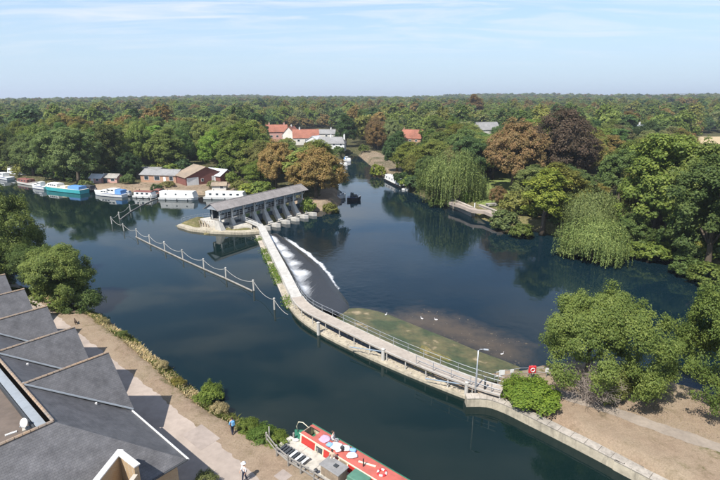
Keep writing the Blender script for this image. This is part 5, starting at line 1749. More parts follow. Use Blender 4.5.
house('white_house', 331, 150, 17, 9, 4.4, 3.2, -0.1, 'white', 'grey_roof', 'white riverside house with slate grey roof and two chimneys',
      windows=[('f', -6.5, 1.5, 1.5, 1.5), ('f', -3, 1.5, 1.5, 1.5), ('f', 3, 1.5, 1.5, 1.5), ('f', 6.5, 1.5, 1.5, 1.5), ('f', -6.5, 3.7, 1.3, 1.1), ('f', -2, 3.7, 1.3, 1.1), ('f', 2.5, 3.7, 1.3, 1.1), ('f', 6.5, 3.7, 1.3, 1.1)],
      doors=[('f', 0, 1.1, 2.1, 'dark_steel')], chimney=[(0, 0, 1.4), (8, 0, 1.6)], hip=2.0)
house('grey_roof_house', 324, 142, 16, 8, 6.0, 2.6, 0.0, 'render_wall', 'grey_roof', 'dark grey roofed house behind the white riverside house', windows=[('f', -4, 4.6, 1.5, 1.3), ('f', 2, 4.6, 1.5, 1.3)], chimney=[(5, 0, 1.3)])
house('red_roof_house', 411, 145, 15, 10, 5.0, 5.0, -0.35, 'brick_orange', 'red_roof', 'red roofed house among trees right of the backwater', windows=[('f', -4, 3.4, 1.5, 1.3), ('f', 0.5, 3.4, 1.5, 1.3), ('f', 4.5, 3.4, 1.5, 1.3)], chimney=[(-5, 0, 1.6)])
house('grey_roof_house', 485, 143, 16, 10, 9.5, 4.5, 0.3, 'render_wall', 'grey_roof', 'grey blue roof showing between trees above the rust brown tree')
house('dark_hut', 610, 184, 8.5, 5.0, 2.6, 1.6, 0.2, 'pink_wall', 'grey_roof', 'dark roofed hut behind the right bank willows', 'hut', windows=[('f', 1.5, 1.4, 1.2, 0.9)], doors=[('f', -1.4, 0.9, 1.9, 'white')])
house('tower_house', 634, 146, 11, 9, 9, 4.0, 0.4, 'render_wall', 'lead', 'pale house with tall chimney above the right hand wood', chimney=[(2, 0, 1.8)], windows=[('f', -3, 8, 1.4, 1.3), ('f', 2, 8, 1.4, 1.3)])

# river wall under the rust brown tree
rw = empty('river_wall', (0, 0, 0), label='pale stone river wall and landing below the rust brown tree', cat='wall')
for seg in (((448.5, 206), (460, 211), (472, 216.5)), ((479, 213.5), (489, 217.5), (500, 222))):
    ln = [np.array(at2(u, v, LOW)) for u, v in seg]
    strip_prism(ln, 0.6, -3.2, 1.25).build('wall', M['stone'], rw)
    strip_prism(ln, 0.85, 1.254, 1.40).build('coping', M['stone'], rw)
ln = [np.array(at2(u, v, 1.0)) for u, v in ((452, 202), (464, 205.5), (475, 210), (487, 211), (502, 217))]
strip_prism(ln, 2.2, 0.3, 1.12).build('paving', M['paving'], rw)
for u, v in ((449.5, 205), (474, 216)):
    p = at(u, v, LOW); mb = MB(); mb.tube([(p.x, p.y, -2.8), (p.x, p.y, 2.4)], 0.16, 8); mb.build('mooring_pole', M['white'], rw)
p = at(491, 206, 1.1)
tb = empty('garden_table', (p.x, p.y, 1.1), 0.3, 'pale grey garden table and benches on the stone landing', 'table')
mb = MB(); mb.box((0, 0, 0.72), (3.0, 1.0, 0.1)); mb.build('top', M['timber_grey'], tb)
for yy in (-0.9, 0.9):
    mb = MB(); mb.box((0, yy, 0.43), (3.0, 0.35, 0.08)); mb.build('bench', M['timber_grey'], tb)
for xx in (-1.1, 1.1):
    mb = MB(); mb.box((xx, 0, 0.35), (0.12, 1.8, 0.68)); mb.build('leg', M['timber_grey'], tb)
# tilted landing stage on the right bank
p = at(676, 256, LOW)
ls = empty('landing_stage', (p.x, p.y, LOW), -0.5, 'small tilted timber landing stage on the right bank', 'landing stage')
for k in range(9):
    mb = MB(); mb.box((-2.0 + k * 0.5, 0, 0.55 - k * 0.05), (0.42, 1.7, 0.07)); mb.build('plank', M['timber_grey'], ls)
for xx, yy in ((-2, -0.7), (-2, 0.7), (1.9, -0.7), (1.9, 0.7)):
    mb = MB(); mb.tube([(xx, yy, -1.5), (xx, yy, 0.8)], 0.09, 6); mb.build('pile', M['timber'], ls)
mb = MB(); mb.tube([(-2.0, -0.85, -1), (-2.0, -0.85, 3.2)], 0.12, 6); mb.build('mooring_pole', M['concrete_pale'], ls)
p = at(640, 249.5, LOW + 0.2)
mb = MB(); mb.ball((p.x, p.y, LOW + 0.35), 1.2, 12, sq=(1.6, 0.7, 0.62))
tag(mb.build('upturned_dinghy', M['coping'], smooth=True), 'pale upturned dinghy on the bank under the tallest right bank tree', 'dinghy')

# ================================================================== BOATS
def hull_mb(L, W, h, bow=0.28, rise=0.25, stern=0.85, m_side=0, m_deck=1, m_boot=2):
    mb = MB()
    n = 16; rings = []
    for i in range(n + 1):
        t = i / n
        w = 1.0 if t < 1 - bow else max(0.03, math.cos((t - (1 - bow)) / bow * math.pi / 2) ** 0.75)
        w *= stern + (1 - stern) * min(1, t / 0.3)
        zt = h + rise * max(0, (t - 0.55) / 0.45) ** 2
        rake = (max(0, t - 0.85) / 0.15) * 0.5
        hw = W / 2 * w; x = -L / 2 + L * t
        rings.append([(x - rake * 0.7, -hw * 0.72, -0.45), (x - rake * 0.3, -hw * 0.93, 0.14), (x, -hw, zt), (x, hw, zt), (x - rake * 0.3, hw * 0.93, 0.14), (x - rake * 0.7, hw * 0.72, -0.45)])
    for i in range(n):
        a, b = rings[i], rings[i + 1]
        for k, mm in ((0, m_boot), (1, m_side), (2, m_deck), (3, m_side), (4, m_boot)):
            mb.add([a[k], b[k], b[k + 1], a[k + 1]], [(0, 1, 2, 3)], mm)
    mb.add(rings[0], [(5, 4, 3, 2, 1, 0)], m_side)
    return mb


def cabin_mb(x0, x1, w, z0, z1, rake0=0.2, rake1=0.5, tum=0.10, camber=0.08):
    mb = MB()
    hw = w / 2; hn = hw - tum
    P = [(x0, -hw, z0), (x1, -hw, z0), (x1, hw, z0), (x0, hw, z0), (x0 + rake0, -hn, z1), (x1 - rake1, -hn, z1), (x1 - rake1, hn, z1), (x0 + rake0, hn, z1),
         (x0 + rake0, 0, z1 + camber), (x1 - rake1, 0, z1 + camber)]
    mb.add(P, [(0, 1, 5, 4), (1, 2, 6, 9, 5), (2, 3, 7, 6), (3, 0, 4, 8, 7), (4, 5, 9, 8), (8, 9, 6, 7)])
    return mb


def side_windows(root, parent, x0, x1, n, w, z0, z1, tum, h, zc_, ww=None, m_='glass', round_=False):
    """a row of windows on both sides of a cabin"""
    k = (zc_ - z0) / (z1 - z0); y = w / 2 - tum * k + 0.012
    for i in range(n):
        xx = x0 + (x1 - x0) * (i + 0.5) / n
        wd = ww or (x1 - x0) / n * 0.72
        for s in (-1, 1):
            mb = MB()
            if round_:
                mb.add([(xx + wd / 2 * math.cos(a), s * y, zc_ + wd / 2 * math.sin(a)) for a in [2 * math.pi * j / 10 for j in range(10)]] +
                       [(xx + wd / 2 * math.cos(a), s * (y - 0.04), zc_ + wd / 2 * math.sin(a)) for a in [2 * math.pi * j / 10 for j in range(10)]],
                       [tuple(range(10)) if s < 0 else tuple(range(9, -1, -1))] + [(j, (j + 1) % 10, 10 + (j + 1) % 10, 10 + j) for j in range(10)])
            else:
                mb.box((xx, s * y, zc_), (wd, 0.05, h))
            mb.build('window', M[m_], parent)


def boat_at(name, pl, pr, W, label, cat, flip=False, z=0.0, L=None, group=None):
    """root at the boat's middle from the photo's near waterline ends"""
    a, b = at(*pl, z), at(*pr, z)
    d = (b - a); Ln = d.length if L is None else L
    rz = math.atan2(d.y, d.x)
    n = Vector((-d.y, d.x, 0)).normalized()
    c = (a + b) / 2 + n * W / 2
    root = empty(name, (c.x, c.y, z), rz + (math.pi if flip else 0), label, cat, group)
    return root, Ln


def cruiser(pl, pr, label, hull='white', boot='hull_blue', W=3.2, flip=False, fly=False, canopy=None, z=0.0, cat='cruiser', cabin='white'):
    root, L = boat_at('motor_cruiser', pl, pr, W, label, cat, flip, z)
    hull_mb(L, W, 1.0, 0.36, 0.45).build('hull', [M[hull], M['white'], M[boot]], root, smooth=False)
    mb = MB(); mb.tube([(-L / 2, -W / 2 * 0.86, 1.02)] + [(-L / 2 + L * t, -W / 2 * 0.995, 1.03) for t in (0.3, 0.6)], 0.06, 5); mb.tube([(-L / 2, W / 2 * 0.86, 1.02)] + [(-L / 2 + L * t, W / 2 * 0.995, 1.03) for t in (0.3, 0.6)], 0.06, 5); mb.build('rubbing_strake', M['hull_blue'], root)
    c1 = cabin_mb(-L * 0.12, L * 0.30, W * 0.78, 1.0, 1.75, 0.1, L * 0.10, 0.15).build('cabin', M[cabin], root, bevel=0.05)
    side_windows(root, c1, -L * 0.09, L * 0.18, 3, W * 0.78, 1.0, 1.75, 0.15, 0.32, 1.42)
    c2 = cabin_mb(-L * 0.28, L * 0.02, W * 0.74, 1.05, 2.45, 0.15, 0.9, 0.18).build('wheelhouse', M[cabin], root, bevel=0.05)
    side_windows(root, c2, -L * 0.25, -L * 0.02, 2, W * 0.74, 1.05, 2.45, 0.18, 0.5, 2.0)
    mb = MB(); x_ = L * 0.02 - 0.52; mb.add([(x_ + 0.42, -W * 0.30, 1.8), (x_ + 0.42, W * 0.30, 1.8), (x_ + 0.08, W * 0.27, 2.35), (x_ + 0.08, -W * 0.27, 2.35)], [(0, 1, 2, 3)]); mb.build('windscreen', M['glass'], c2)
    if fly:
        cabin_mb(-L * 0.27, -L * 0.04, W * 0.6, 2.5, 3.0, 0.05, 0.4, 0.05).build('flybridge', M['white'], root)
        mb = MB(); mb.tube([(-L * 0.26, -W * 0.28, 2.9), (-L * 0.24, -W * 0.28, 3.7), (-L * 0.24, W * 0.28, 3.7), (-L * 0.26, W * 0.28, 2.9)], 0.05, 5); mb.build('radar_arch', M['white'], root)
    if canopy:
        cabin_mb(-L * 0.47, -L * 0.27, W * 0.76, 1.0, 2.2, 0.25, 0.05, 0.2).build('canopy', M[canopy], root, bevel=0.05)
    mb = MB()
    pts = [(L * 0.20, -W * 0.42, 1.75), (L * 0.36, -W * 0.30, 1.9), (L * 0.47, 0, 2.05), (L * 0.36, W * 0.30, 1.9), (L * 0.20, W * 0.42, 1.75)]
    mb.tube(pts, 0.025, 5)
    for q in pts: mb.tube([q, (q[0], q[1], 1.1)], 0.02, 4)
    mb.build('bow_rail', M['steel'], root)
    return root


def houseboat(pl, pr, label, W=3.6, hull='white', cabin='white', roof='white', flip=False, nwin=4, ch=2.3, z=0.0, round_=False, name='houseboat', cat='houseboat', x0=-0.44, x1=0.40, boot='hull_black', L=None):
    root, L = boat_at(name, pl, pr, W, label, cat, flip, z, L)
    hull_mb(L, W, 0.8, 0.18, 0.15, 0.92).build('hull', [M[hull], M['timber_grey'], M[boot]], root)
    c = cabin_mb(L * x0, L * x1, W * 0.86, 0.8, ch, 0.12, 0.5, 0.16).build('cabin', M[cabin], root, bevel=0.08)
    side_windows(root, c, L * x0 + 0.5, L * x1 - 0.9, nwin, W * 0.86, 0.8, ch, 0.16, 0.55, 0.8 + (ch - 0.8) * 0.58, ww=0.8 if not round_ else 0.6, round_=round_)
    r_ = cabin_mb(L * x0 + 0.02, L * x1 - 0.38, W * 0.80, ch - 0.02, ch + 0.10, 0.05, 0.05, 0.12, 0.1).build('roof', M[roof], root)
    mb = MB(); mb.tube([(L * (x0 + 0.15), 0.3, ch + 0.1), (L * (x0 + 0.15), 0.3, ch + 0.65)], 0.09, 6); mb.build('flue', M['dark_steel'], r_)
    mb = MB(); mb.box((L * x0 + 0.06, 0.3, 1.35), (0.06, 0.7, 1.1)); mb.build('door', M['timber'], c)
    for t in (-0.3, 0.0, 0.28):
        mb = MB(); mb.tube([(L * t, -W / 2 - 0.08, 0.0), (L * t, -W / 2 - 0.08, 0.6)], 0.09, 6); mb.build('fender', M['hull_black'], root, smooth=True)
    return root


cruiser((-12, 177.5), (6, 180.5), 'white motor cruiser cut by the left edge of the photo', flip=True, W=3.4)
cruiser((2, 175), (22, 178), 'two deck white motor cruiser nearest the left edge', fly=True, W=4.0, hull='white', canopy=None)
houseboat((14, 183), (35, 186.5), 'grey white barge with dark red cover beside the teal boat', hull='render_wall', cabin='brown_red', roof='brown_red', nwin=3, ch=1.7, x0=-0.1, x1=0.40, name='covered_barge', cat='barge', flip=True)
cruiser((29, 188), (43, 190), 'small white cruiser tucked against the teal boat bow', W=2.8, flip=True)
# teal barge with cluttered deck
tb_, L = boat_at('teal_barge', (41, 190), (79, 194.5), 4.2, 'long teal hulled barge with cream deck and blue cover', 'barge', True)
hull_mb(L, 4.2, 1.35, 0.2, 0.3).build('hull', [M['hull_teal'], M['cream'], M['hull_teal']], tb_)
c = cabin_mb(L * 0.10, L * 0.40, 3.0, 1.35, 2.5, 0.2, 0.8, 0.2).build('cabin', M['white'], tb_, bevel=0.05)
side_windows(tb_, c, L * 0.13, L * 0.34, 4, 3.0, 1.35, 2.5, 0.2, 0.45, 2.0)
cabin_mb(-L * 0.47, -L * 0.18, 3.3, 1.35, 2.3, 0.15, 0.2, 0.3).build('blue_cover', M['tarp_blue'], tb_, bevel=0.06)
cabin_mb(-L * 0.10, L * 0.04, 2.4, 1.35, 1.9, 0.1, 0.2, 0.1).build('hatch', M['cream'], tb_)
for k in range(6):
    mb = MB(); mb.box((-L * 0.16 + k * 0.55 + rnd.uniform(-.2, .2), rnd.uniform(-1.5, -0.6), 1.5), (0.4, 0.35, rnd.uniform(0.3, 0.6)), rnd.uniform(0, 1)); mb.build('deck_box', M[('white', 'boat_red', 'timber', 'cream', 'tarp_blue', 'white')[k]], tb_)
houseboat((80, 191.5), (92, 192.5), 'low black covered boat right of the teal barge', hull='hull_black', cabin='hull_black', roof='dark_steel', nwin=2, ch=1.9, name='covered_boat', cat='boat', W=3.0)
cruiser((90, 195), (121, 198), 'white cabin cruiser with dark blue hull bottom', boot='hull_blue', W=3.8, canopy='tarp_blue', flip=True)
houseboat((121, 196.5), (131, 196.5), 'small grey tender beside the blue bottomed cruiser', hull='render_wall', cabin='grey_paint', roof='grey_paint', nwin=2, ch=1.5, W=2.2, name='tender', cat='boat')
houseboat((132, 198), (154, 199), 'short white houseboat with brown roof', cabin='white', roof='brown_red', nwin=3, ch=2.0, W=3.2)
houseboat((153.5, 196), (161, 196.5), 'dark red covered boat between two white houseboats', hull='hull_black', cabin='brown_red', roof='brown_red', nwin=2, ch=2.0, W=2.6, name='covered_boat', cat='boat')
houseboat((158, 200), (196, 201), 'white houseboat with three dark portholes', nwin=3, ch=2.5, W=3.8, x0=-0.47, x1=0.44, boot='white', round_=True)
houseboat((203, 199.5), (247, 200.5), 'longest white houseboat beside the sluice roof', nwin=5, ch=2.3, W=3.6, boot='grey_paint', x0=-0.45, x1=0.43)
# backwater boats
cruiser((338, 199), (347.5, 198), 'white day boat off the tip of the island', W=2.6, z=LOW, boot='white', cat='boat')
cruiser((347, 201), (361, 201), 'black hulled boat off the tip of the island', hull='hull_black', cabin='dark_steel', boot='hull_black', W=3.0, z=LOW, canopy=None, cat='boat')
houseboat((383, 180), (401, 189), 'long white roofed houseboat under the round dark tree', hull='hull_black', cabin='white', roof='white', nwin=5, ch=2.4, W=3.4, z=LOW)
cruiser((338, 165.5), (346, 166.5), 'small white boat at the head of the backwater', W=2.4, z=LOW, cat='boat')
cruiser((343, 161), (349, 162), 'furthest little blue covered boat in the backwater', W=2.4, z=LOW, canopy='tarp_blue', cat='boat')
p = at(406, 190, LOW)
pn = empty('pontoon', (p.x, p.y, LOW), -0.5, 'white pontoon beside the long white roofed houseboat', 'pontoon')
mb = MB(); mb.box((0, 0, 0.3), (2.6, 1.6, 0.5)); mb.build('float', M['white'], pn)
mb = MB(); mb.tube([(0.9, -0.6, -2), (0.9, -0.6, 2.4)], 0.1, 6); mb.build('pole', M['white'], pn)

# ================================================================== NEAR LANDING AND NARROWBOAT
BD = Vector((0.770, -0.638, 0)).normalized(); BNv = Vector((-BD.y, BD.x, 0)); BRZ = math.atan2(BD.y, BD.x)
bo = at(311, 423.3, 1.75); bo.z = 0
bo = bo - BNv * 0.76 + BD * 0.15
nb = empty('narrowboat', (bo.x, bo.y, 0), BRZ, 'red narrowboat with green trim moored at the landing', 'narrowboat')
NL = 16.5
# hull: local x along the boat from the left hand end, y towards open water
mb = MB(); rings = []
n = 22
for i in range(n + 1):
    t = i / n; x = -1.5 + (NL + 1.5) * t
    w = min(1.0, max(0.0, (x + 1.5) / 1.5)) ** 0.55; w = max(w, 0.05)
    hw = 1.04 * w; zt = 0.62 + 0.22 * max(0, (0.4 - x) / 1.9)
    rings.append([(x, -hw * 0.9, -0.5), (x, -hw, 0.10), (x, -hw, zt), (x, hw, zt), (x, hw, 0.10), (x, hw * 0.9, -0.5)])
for i in range(n):
    a, b = rings[i], rings[i + 1]
    for k, mm in ((0, 0), (1, 1 if i < 3 else 0), (2, 2), (3, 1 if i < 3 else 0), (4, 0)):
        mb.add([a[k], b[k], b[k + 1], a[k + 1]], [(0, 1, 2, 3)], mm)
mb.build('hull', [M['hull_black'], M['boat_green'], M['boat_green']], nb)
HWd, HTd, ZR = 0.92, 0.76, 1.72
cab = MB()
x0, x1 = 0.0, NL - 0.4
cab.add([(x0, -HWd, 0.62), (x1, -HWd, 0.62), (x1, HWd, 0.62), (x0, HWd, 0.62), (x0 + 0.1, -HTd, ZR), (x1, -HTd, ZR), (x1, HTd, ZR), (x0 + 0.1, HTd, ZR)],
        [(0, 1, 5, 4), (1, 2, 6, 5), (2, 3, 7, 6), (3, 0, 4, 7)])
cb_ = cab.build('cabin', M['cream'], nb)
mb = MB()  # roof with camber, open well at the left end
for i in range(24):
    xa, xb = 1.35 + (x1 - 1.35) * i / 24, 1.35 + (x1 - 1.35) * (i + 1) / 24
    ys = (-HTd - 0.05, -0.35, 0.35, HTd + 0.05); zs = (ZR + 0.01, ZR + 0.06, ZR + 0.06, ZR + 0.01)
    for k in range(3): mb.add([(xa, ys[k], zs[k]), (xb, ys[k], zs[k]), (xb, ys[k + 1], zs[k + 1]), (xa, ys[k + 1], zs[k + 1])], [(0, 1, 2, 3)])
mb.add([(0.05, -HTd - 0.05, ZR), (1.35, -HTd - 0.05, ZR), (1.35, -0.42, ZR + 0.05), (0.05, -0.42, ZR + 0.05)], [(0, 1, 2, 3)])
mb.add([(0.05, 0.42, ZR + 0.05), (1.35, 0.42, ZR + 0.05), (1.35, HTd + 0.05, ZR), (0.05, HTd + 0.05, ZR)], [(0, 1, 2, 3)])
rf = mb.build('roof', M['boat_roof'], nb, smooth=False)
for s in (-1, 1):
    mb = MB(); mb.box(((x1) / 2, s * (HTd + 0.06), ZR + 0.02), (x1, 0.07, 0.06)); mb.build('roof_trim', M['boat_green' if s > 0 else 'cream'], rf)
mb = MB(); mb.box((0.7, 0, 0.7), (1.3, 0.84, 0.05)); mb.build('well_floor', M['dark_steel'], nb)
mb = MB(); mb.box((1.34, 0, 1.2), (0.05, 0.9, 0.95)); mb.build('hatch_door', M['hull_black'], nb)
mb = MB(); mb.box((0.1, 0.0, 1.25), (0.08, 0.9, 1.0)); mb.build('end_board', M['timber'], nb)
mb = MB(); mb.tube([(-1.1, 0, 0.7), (-1.25, 0, 1.35), (-0.95, 0, 1.95), (-0.45, 0.05, 2.1), (0.3, 0.1, 1.85)], [0.05, 0.05, 0.045, 0.04, 0.03], 7); mb.build('tiller', M['cream'], nb, smooth=True)
# side panels
kx = 0.25
sidey = lambda z_: HWd - (HWd - HTd) * (z_ - 0.62) / (ZR - 0.62)
pats = [('p', 1.65), ('w', 0.75), ('p', 1.65), ('d', 0.8), ('p', 1.15), ('b', 0.8), ('p', 1.65), ('w', 0.75), ('p', 1.65), ('w', 0.75), ('p', 1.65)]
for kind_, wd in pats:
    for s in (-1, 1):
        za, zb = 0.78, 1.58
        if kind_ in ('w', 'b'): za, zb = 0.98, 1.48
        ya, yb = s * (sidey(za) + 0.015), s * (sidey(zb) + 0.015)
        mb = MB(); xa, xb = kx, kx + wd
        mb.add([(xa, ya, za), (xb, ya, za), (xb, yb, zb), (xa, yb, zb), (xa, ya - s * 0.06, za), (xb, ya - s * 0.06, za), (xb, yb - s * 0.06, zb), (xa, yb - s * 0.06, zb)],
               [(0, 1, 2, 3), (0, 4, 5, 1), (1, 5, 6, 2), (2, 6, 7, 3), (3, 7, 4, 0)])
        if kind_ == 'p': mb.build('side_panel', M['boat_red'], cb_)
        elif kind_ == 'w': mb.build('window', M['glass'], cb_)
        elif kind_ == 'b': mb.build('sign_board', M['white'], cb_)
        else: mb.build('side_door', M['timber'], cb_)
    kx += wd + 0.14


def onboat(x, y, z): return bo + BD * x + BNv * y + Vector((0, 0, z))


# things on the boat roof
def cushion(name, x, y, sx, sy, sz, rz_, m_, label, cat):
    p = onboat(x, y, ZR + 0.06)
    mb = MB(); mb.ball((0, 0, sz * 0.45), 0.5, 12, sq=(sx, sy, sz))
    P_ = []
    rg = np.random.default_rng(int(x * 100 + y * 37))
    for vx, vy, vz in mb.v:
        k = 1 + rg.uniform(-0.14, 0.14); e = 0.62
        sxn = math.copysign(abs(vx / (0.5 * sx)) ** e, vx) * 0.5 * sx; syn = math.copysign(abs(vy / (0.5 * sy)) ** e, vy) * 0.5 * sy
        P_.append((sxn * k, syn * k, max(0, vz * k)))
    mb.v = P_
    o = mb.build(name, M[m_], smooth=True); o.location = p; o.rotation_euler = (0, 0, BRZ + rz_)
    return tag(o, label, cat)


M['cloth_white'] = mat('cloth_white', (0.72, 0.70, 0.70), 0.85, 0.15, 6.0, 0.6, bscale=8)
M['cloth_blue'] = mat('cloth_blue', (0.20, 0.36, 0.60), 0.85, 0.15, 6.0, 0.5, bscale=8)
M['cloth_lilac'] = mat('cloth_lilac', (0.45, 0.32, 0.42), 0.85, 0.15, 6.0, 0.5, bscale=8)
cushion('laundry_bundle', 3.7, -0.05, 1.0, 0.9, 0.14, 0.2, 'cloth_white', 'flat white cloth on the boat roof next to the seated person', 'cloth')
cushion('laundry_bundle', 4.55, 0.2, 0.8, 0.6, 0.30, 0.5, 'cloth_white', 'lumpy white bag on the middle of the boat roof', 'bag')
cushion('laundry_bundle', 5.5, -0.1, 0.9, 0.65, 0.26, 0.9, 'cloth_white', 'white bag nearest the boat roof planks', 'bag')
cushion('laundry_bundle', 3.2, -0.35, 0.55, 0.5, 0.25, 0.1, 'cloth_blue', 'pale blue cloth at the seated persons feet on the boat roof', 'cloth')
cushion('laundry_bundle', 5.15, 0.42, 0.6, 0.4, 0.25, 0.3, 'cloth_blue', 'pale blue bag on the water side of the boat roof', 'bag')
cushion('laundry_bundle', 4.2, -0.35, 0.55, 0.45, 0.3, 1.1, 'cloth_white', 'small white bag on the landing side of the boat roof', 'bag')
cushion('roof_mat', 2.3, 0.0, 0.9, 0.9, 0.06, 0.0, 'cloth_lilac', 'faded lilac mat on the boat roof near the open well', 'mat')
p = onboat(4.6, -0.1, ZR + 0.45)
cushion('black_bag', 4.45, -0.15, 0.35, 0.25, 0.55, 0.4, 'hull_black', 'small black bag among white bags on the boat roof', 'bag')
p = onboat(7.0, 0.0, ZR + 0.1)
o = MB().box((0, 0, 0), (1.5, 0.16, 0.05), 0).build('gang_plank', M['cream']); o.location = p; o.rotation_euler = (0, 0, BRZ + 0.3)
tag(o, 'pale plank lying on the boat roof', 'plank')
p = onboat(6.9, -0.3, ZR + 0.04)
o = MB().tube([(0, 0, 0), (0, 0, 0.75)], 0.06, 8).build('boat_chimney', M['hull_black'], nb); o.location = (6.9, -0.35, ZR + 0.02)
p = onboat(8.5, 0.0, ZR + 0.12)
lr = empty('life_ring', p, BRZ, 'white and red life ring on the boat roof', 'life ring')
for k in range(8):
    mb = MB(); mb.tube([(0.33 * math.cos(a), 0.33 * math.sin(a), 0) for a in np.linspace(k * math.pi / 4, (k + 1) * math.pi / 4, 5)], 0.085, 8)
    mb.build('ring_segment', M['white' if k % 2 == 0 else 'red_paint'], lr, smooth=True)

# landing stage planks + fence
lo = at(301, 442, 0.75); ld0 = Vector((lo.x, lo.y, 0)) - BD * 1.2
land = empty('landing_stage', (ld0.x, ld0.y, 0), BRZ, 'pale concrete landing beside the red narrowboat', 'landing stage')
for k in range(8):
    mb = MB(); mb.box((1.15 + k * 2.3, -1.55, 0.45), (2.28, 2.7, 1.0)); mb.build('slab', M['concrete'], land, bevel=0.02)
for k in range(6):
    mb = MB(); mb.tube([(0.4 + k * 3.0, -0.12, -1.5), (0.4 + k * 3.0, -0.12, 1.35)], 0.09, 8); mb.build('pile', M['timber_grey'], land)
fl = [at(u, v, 1.0) for u, v in ((267, 443), (277, 456), (288.5, 466), (301, 473.5), (314, 482), (330, 492))]
fence = empty('post_rail_fence', (0, 0, 0), label='grey timber post and rail fence along the landing', cat='fence')
for i, p in enumerate(fl):
    mb = MB(); mb.box((p.x, p.y, 1.5), (0.13, 0.13, 1.2), 0.7); mb.build('post', M['timber_grey'], fence, bevel=0.01)
    if i:
        q = fl[i - 1]; d = (p - q); a_ = math.atan2(d.y, d.x)
        for zz_ in (1.45, 1.92):
            mb = MB(); mb.box(((p.x + q.x) / 2, (p.y + q.y) / 2, zz_), (d.length - 0.14, 0.06, 0.12), a_); mb.build('rail', M['timber_grey'], fence)
p = fl[0]
mb = MB(); mb.box((p.x + 0.15, p.y + 0.45, 1.55), (0.1, 0.8, 1.1), 0.2)
tag(mb.build('notice_board', M['timber_grey'], bevel=0.02), 'grey notice board at the near end of the landing fence', 'board')
# slatted gangway rack
p = at(293, 457, 1.0)
rk = empty('slatted_rack', (p.x, p.y, 0.96), BRZ + 0.03, 'dark grey slatted rack lying behind the landing fence', 'rack')
for yy in (-0.55, 0.55):
    mb = MB(); mb.box((0, yy, 0.25), (2.9, 0.12, 0.14)); mb.build('side_rail', M['timber_grey'], rk)
for k in range(9):
    mb = MB(); mb.box((-1.3 + k * 0.325, 0, 0.31), (0.16 if k % 2 else 0.24, 1.05, 0.05)); mb.build('slat', M['coping' if k in (4, 6, 8) else 'dark_steel'], rk)
mb = MB(); mb.box((0, 0, 0.2), (2.8, 1.0, 0.04)); mb.build('panel', M['dark_steel'], rk)
for xx in (-1.3, 1.3):
    mb = MB(); mb.box((xx, 0, 0.1), (0.12, 1.0, 0.2)); mb.build('foot', M['timber_grey'], rk)
# grey store box and green tarpaulin box
p = at(334, 473, 1.2)
sb = empty('store_box', (p.x, p.y, 0.95), BRZ, 'grey felt topped store box on the landing', 'box')
mb = MB(); mb.box((0, 0, 0.45), (1.9, 1.1, 0.9)); mb.build('body', M['timber'], sb, bevel=0.02)
mb = MB(); mb.box((0, 0, 0.95), (2.1, 1.3, 0.08)); mb.build('lid', M['grey_roof'], sb, bevel=0.02)
mb = MB(); mb.box((0.2, 0.05, 1.04), (0.35, 0.3, 0.08)); mb.build('vent', M['dark_steel'], sb)
p = at(359, 482, 1.2)
gb = empty('covered_crate', (p.x, p.y, 0.95), BRZ, 'crate under a green tarpaulin on the landing edge', 'crate')
mb = MB(); mb.box((0, 0, 0.35), (1.6, 1.0, 0.7)); mb.build('crate', M['timber'], gb)
mb = MB(); mb.box((0, 0, 0.58), (1.76, 1.16, 0.42), taper=0.9); mb.build('tarpaulin', M['tarp_green'], gb, bevel=0.06)
for u, v, nm_, m_ in ((299, 468, 'mooring_bollard', 'dark_steel'), (316, 474, 'mooring_bollard', 'dark_steel')):
    p = at(u, v, 0.95)
    mb = MB(); mb.lathe((p.x, p.y, 0.95), [(0.16, 0), (0.11, 0.08), (0.10, 0.3), (0.17, 0.36), (0.15, 0.44), (0.03, 0.46)], 10)
    tag(mb.build(nm_, M[m_], smooth=True), 'dark mooring bollard on the landing ' + ('next to the slatted rack' if u < 305 else 'next to the grey store box'), 'bollard')
p = at(296, 441, 0.95)
mb = MB(); mb.ball((p.x, p.y, 1.05), 0.22, 8, sq=(1.3, 0.9, 0.6))
tag(mb.build('rope_bundle', M['cloth_white'], smooth=True), 'pale rope bundle at the landing corner by the boat end', 'rope')

# ================================================================== WEIR END: LAMP, SIGNS, RAILING
p = at(475.5, 388, DZ)
lamp = empty('lamp_post', (p.x, p.y, 0.9), label='tall grey lamp post at the peninsula end of the weir footbridge', cat='lamp post')
mb = MB(); mb.tube([(0, 0, 0), (0, 0, 1.0), (0, 0, 5.0)], [0.11, 0.09, 0.06], 8); mb.build('pole', M['steel'], lamp, smooth=True)
mb = MB(); mb.tube([(0, 0, 4.9), (0.15, -0.05, 5.15), (0.55, -0.15, 5.2)], 0.035, 6); mb.build('arm', M['steel'], lamp, smooth=True)
mb = MB(); mb.box((0.7, -0.2, 5.2), (0.5, 0.2, 0.12), -0.25); mb.build('lantern', M['grey_paint'], lamp, bevel=0.03)
tr = empty('tip_railing', (0, 0, 0), label='grey pipe railing along the pool edge of the peninsula tip', cat='railing')
trl = [np.array(at2(u, v, 1.0)) for u, v in ((494, 381), (505, 379), (520, 376.5), (538, 376), (556, 378), (575, 382))]
railing(tr, trl, 0.9, 2.0, 1.15)
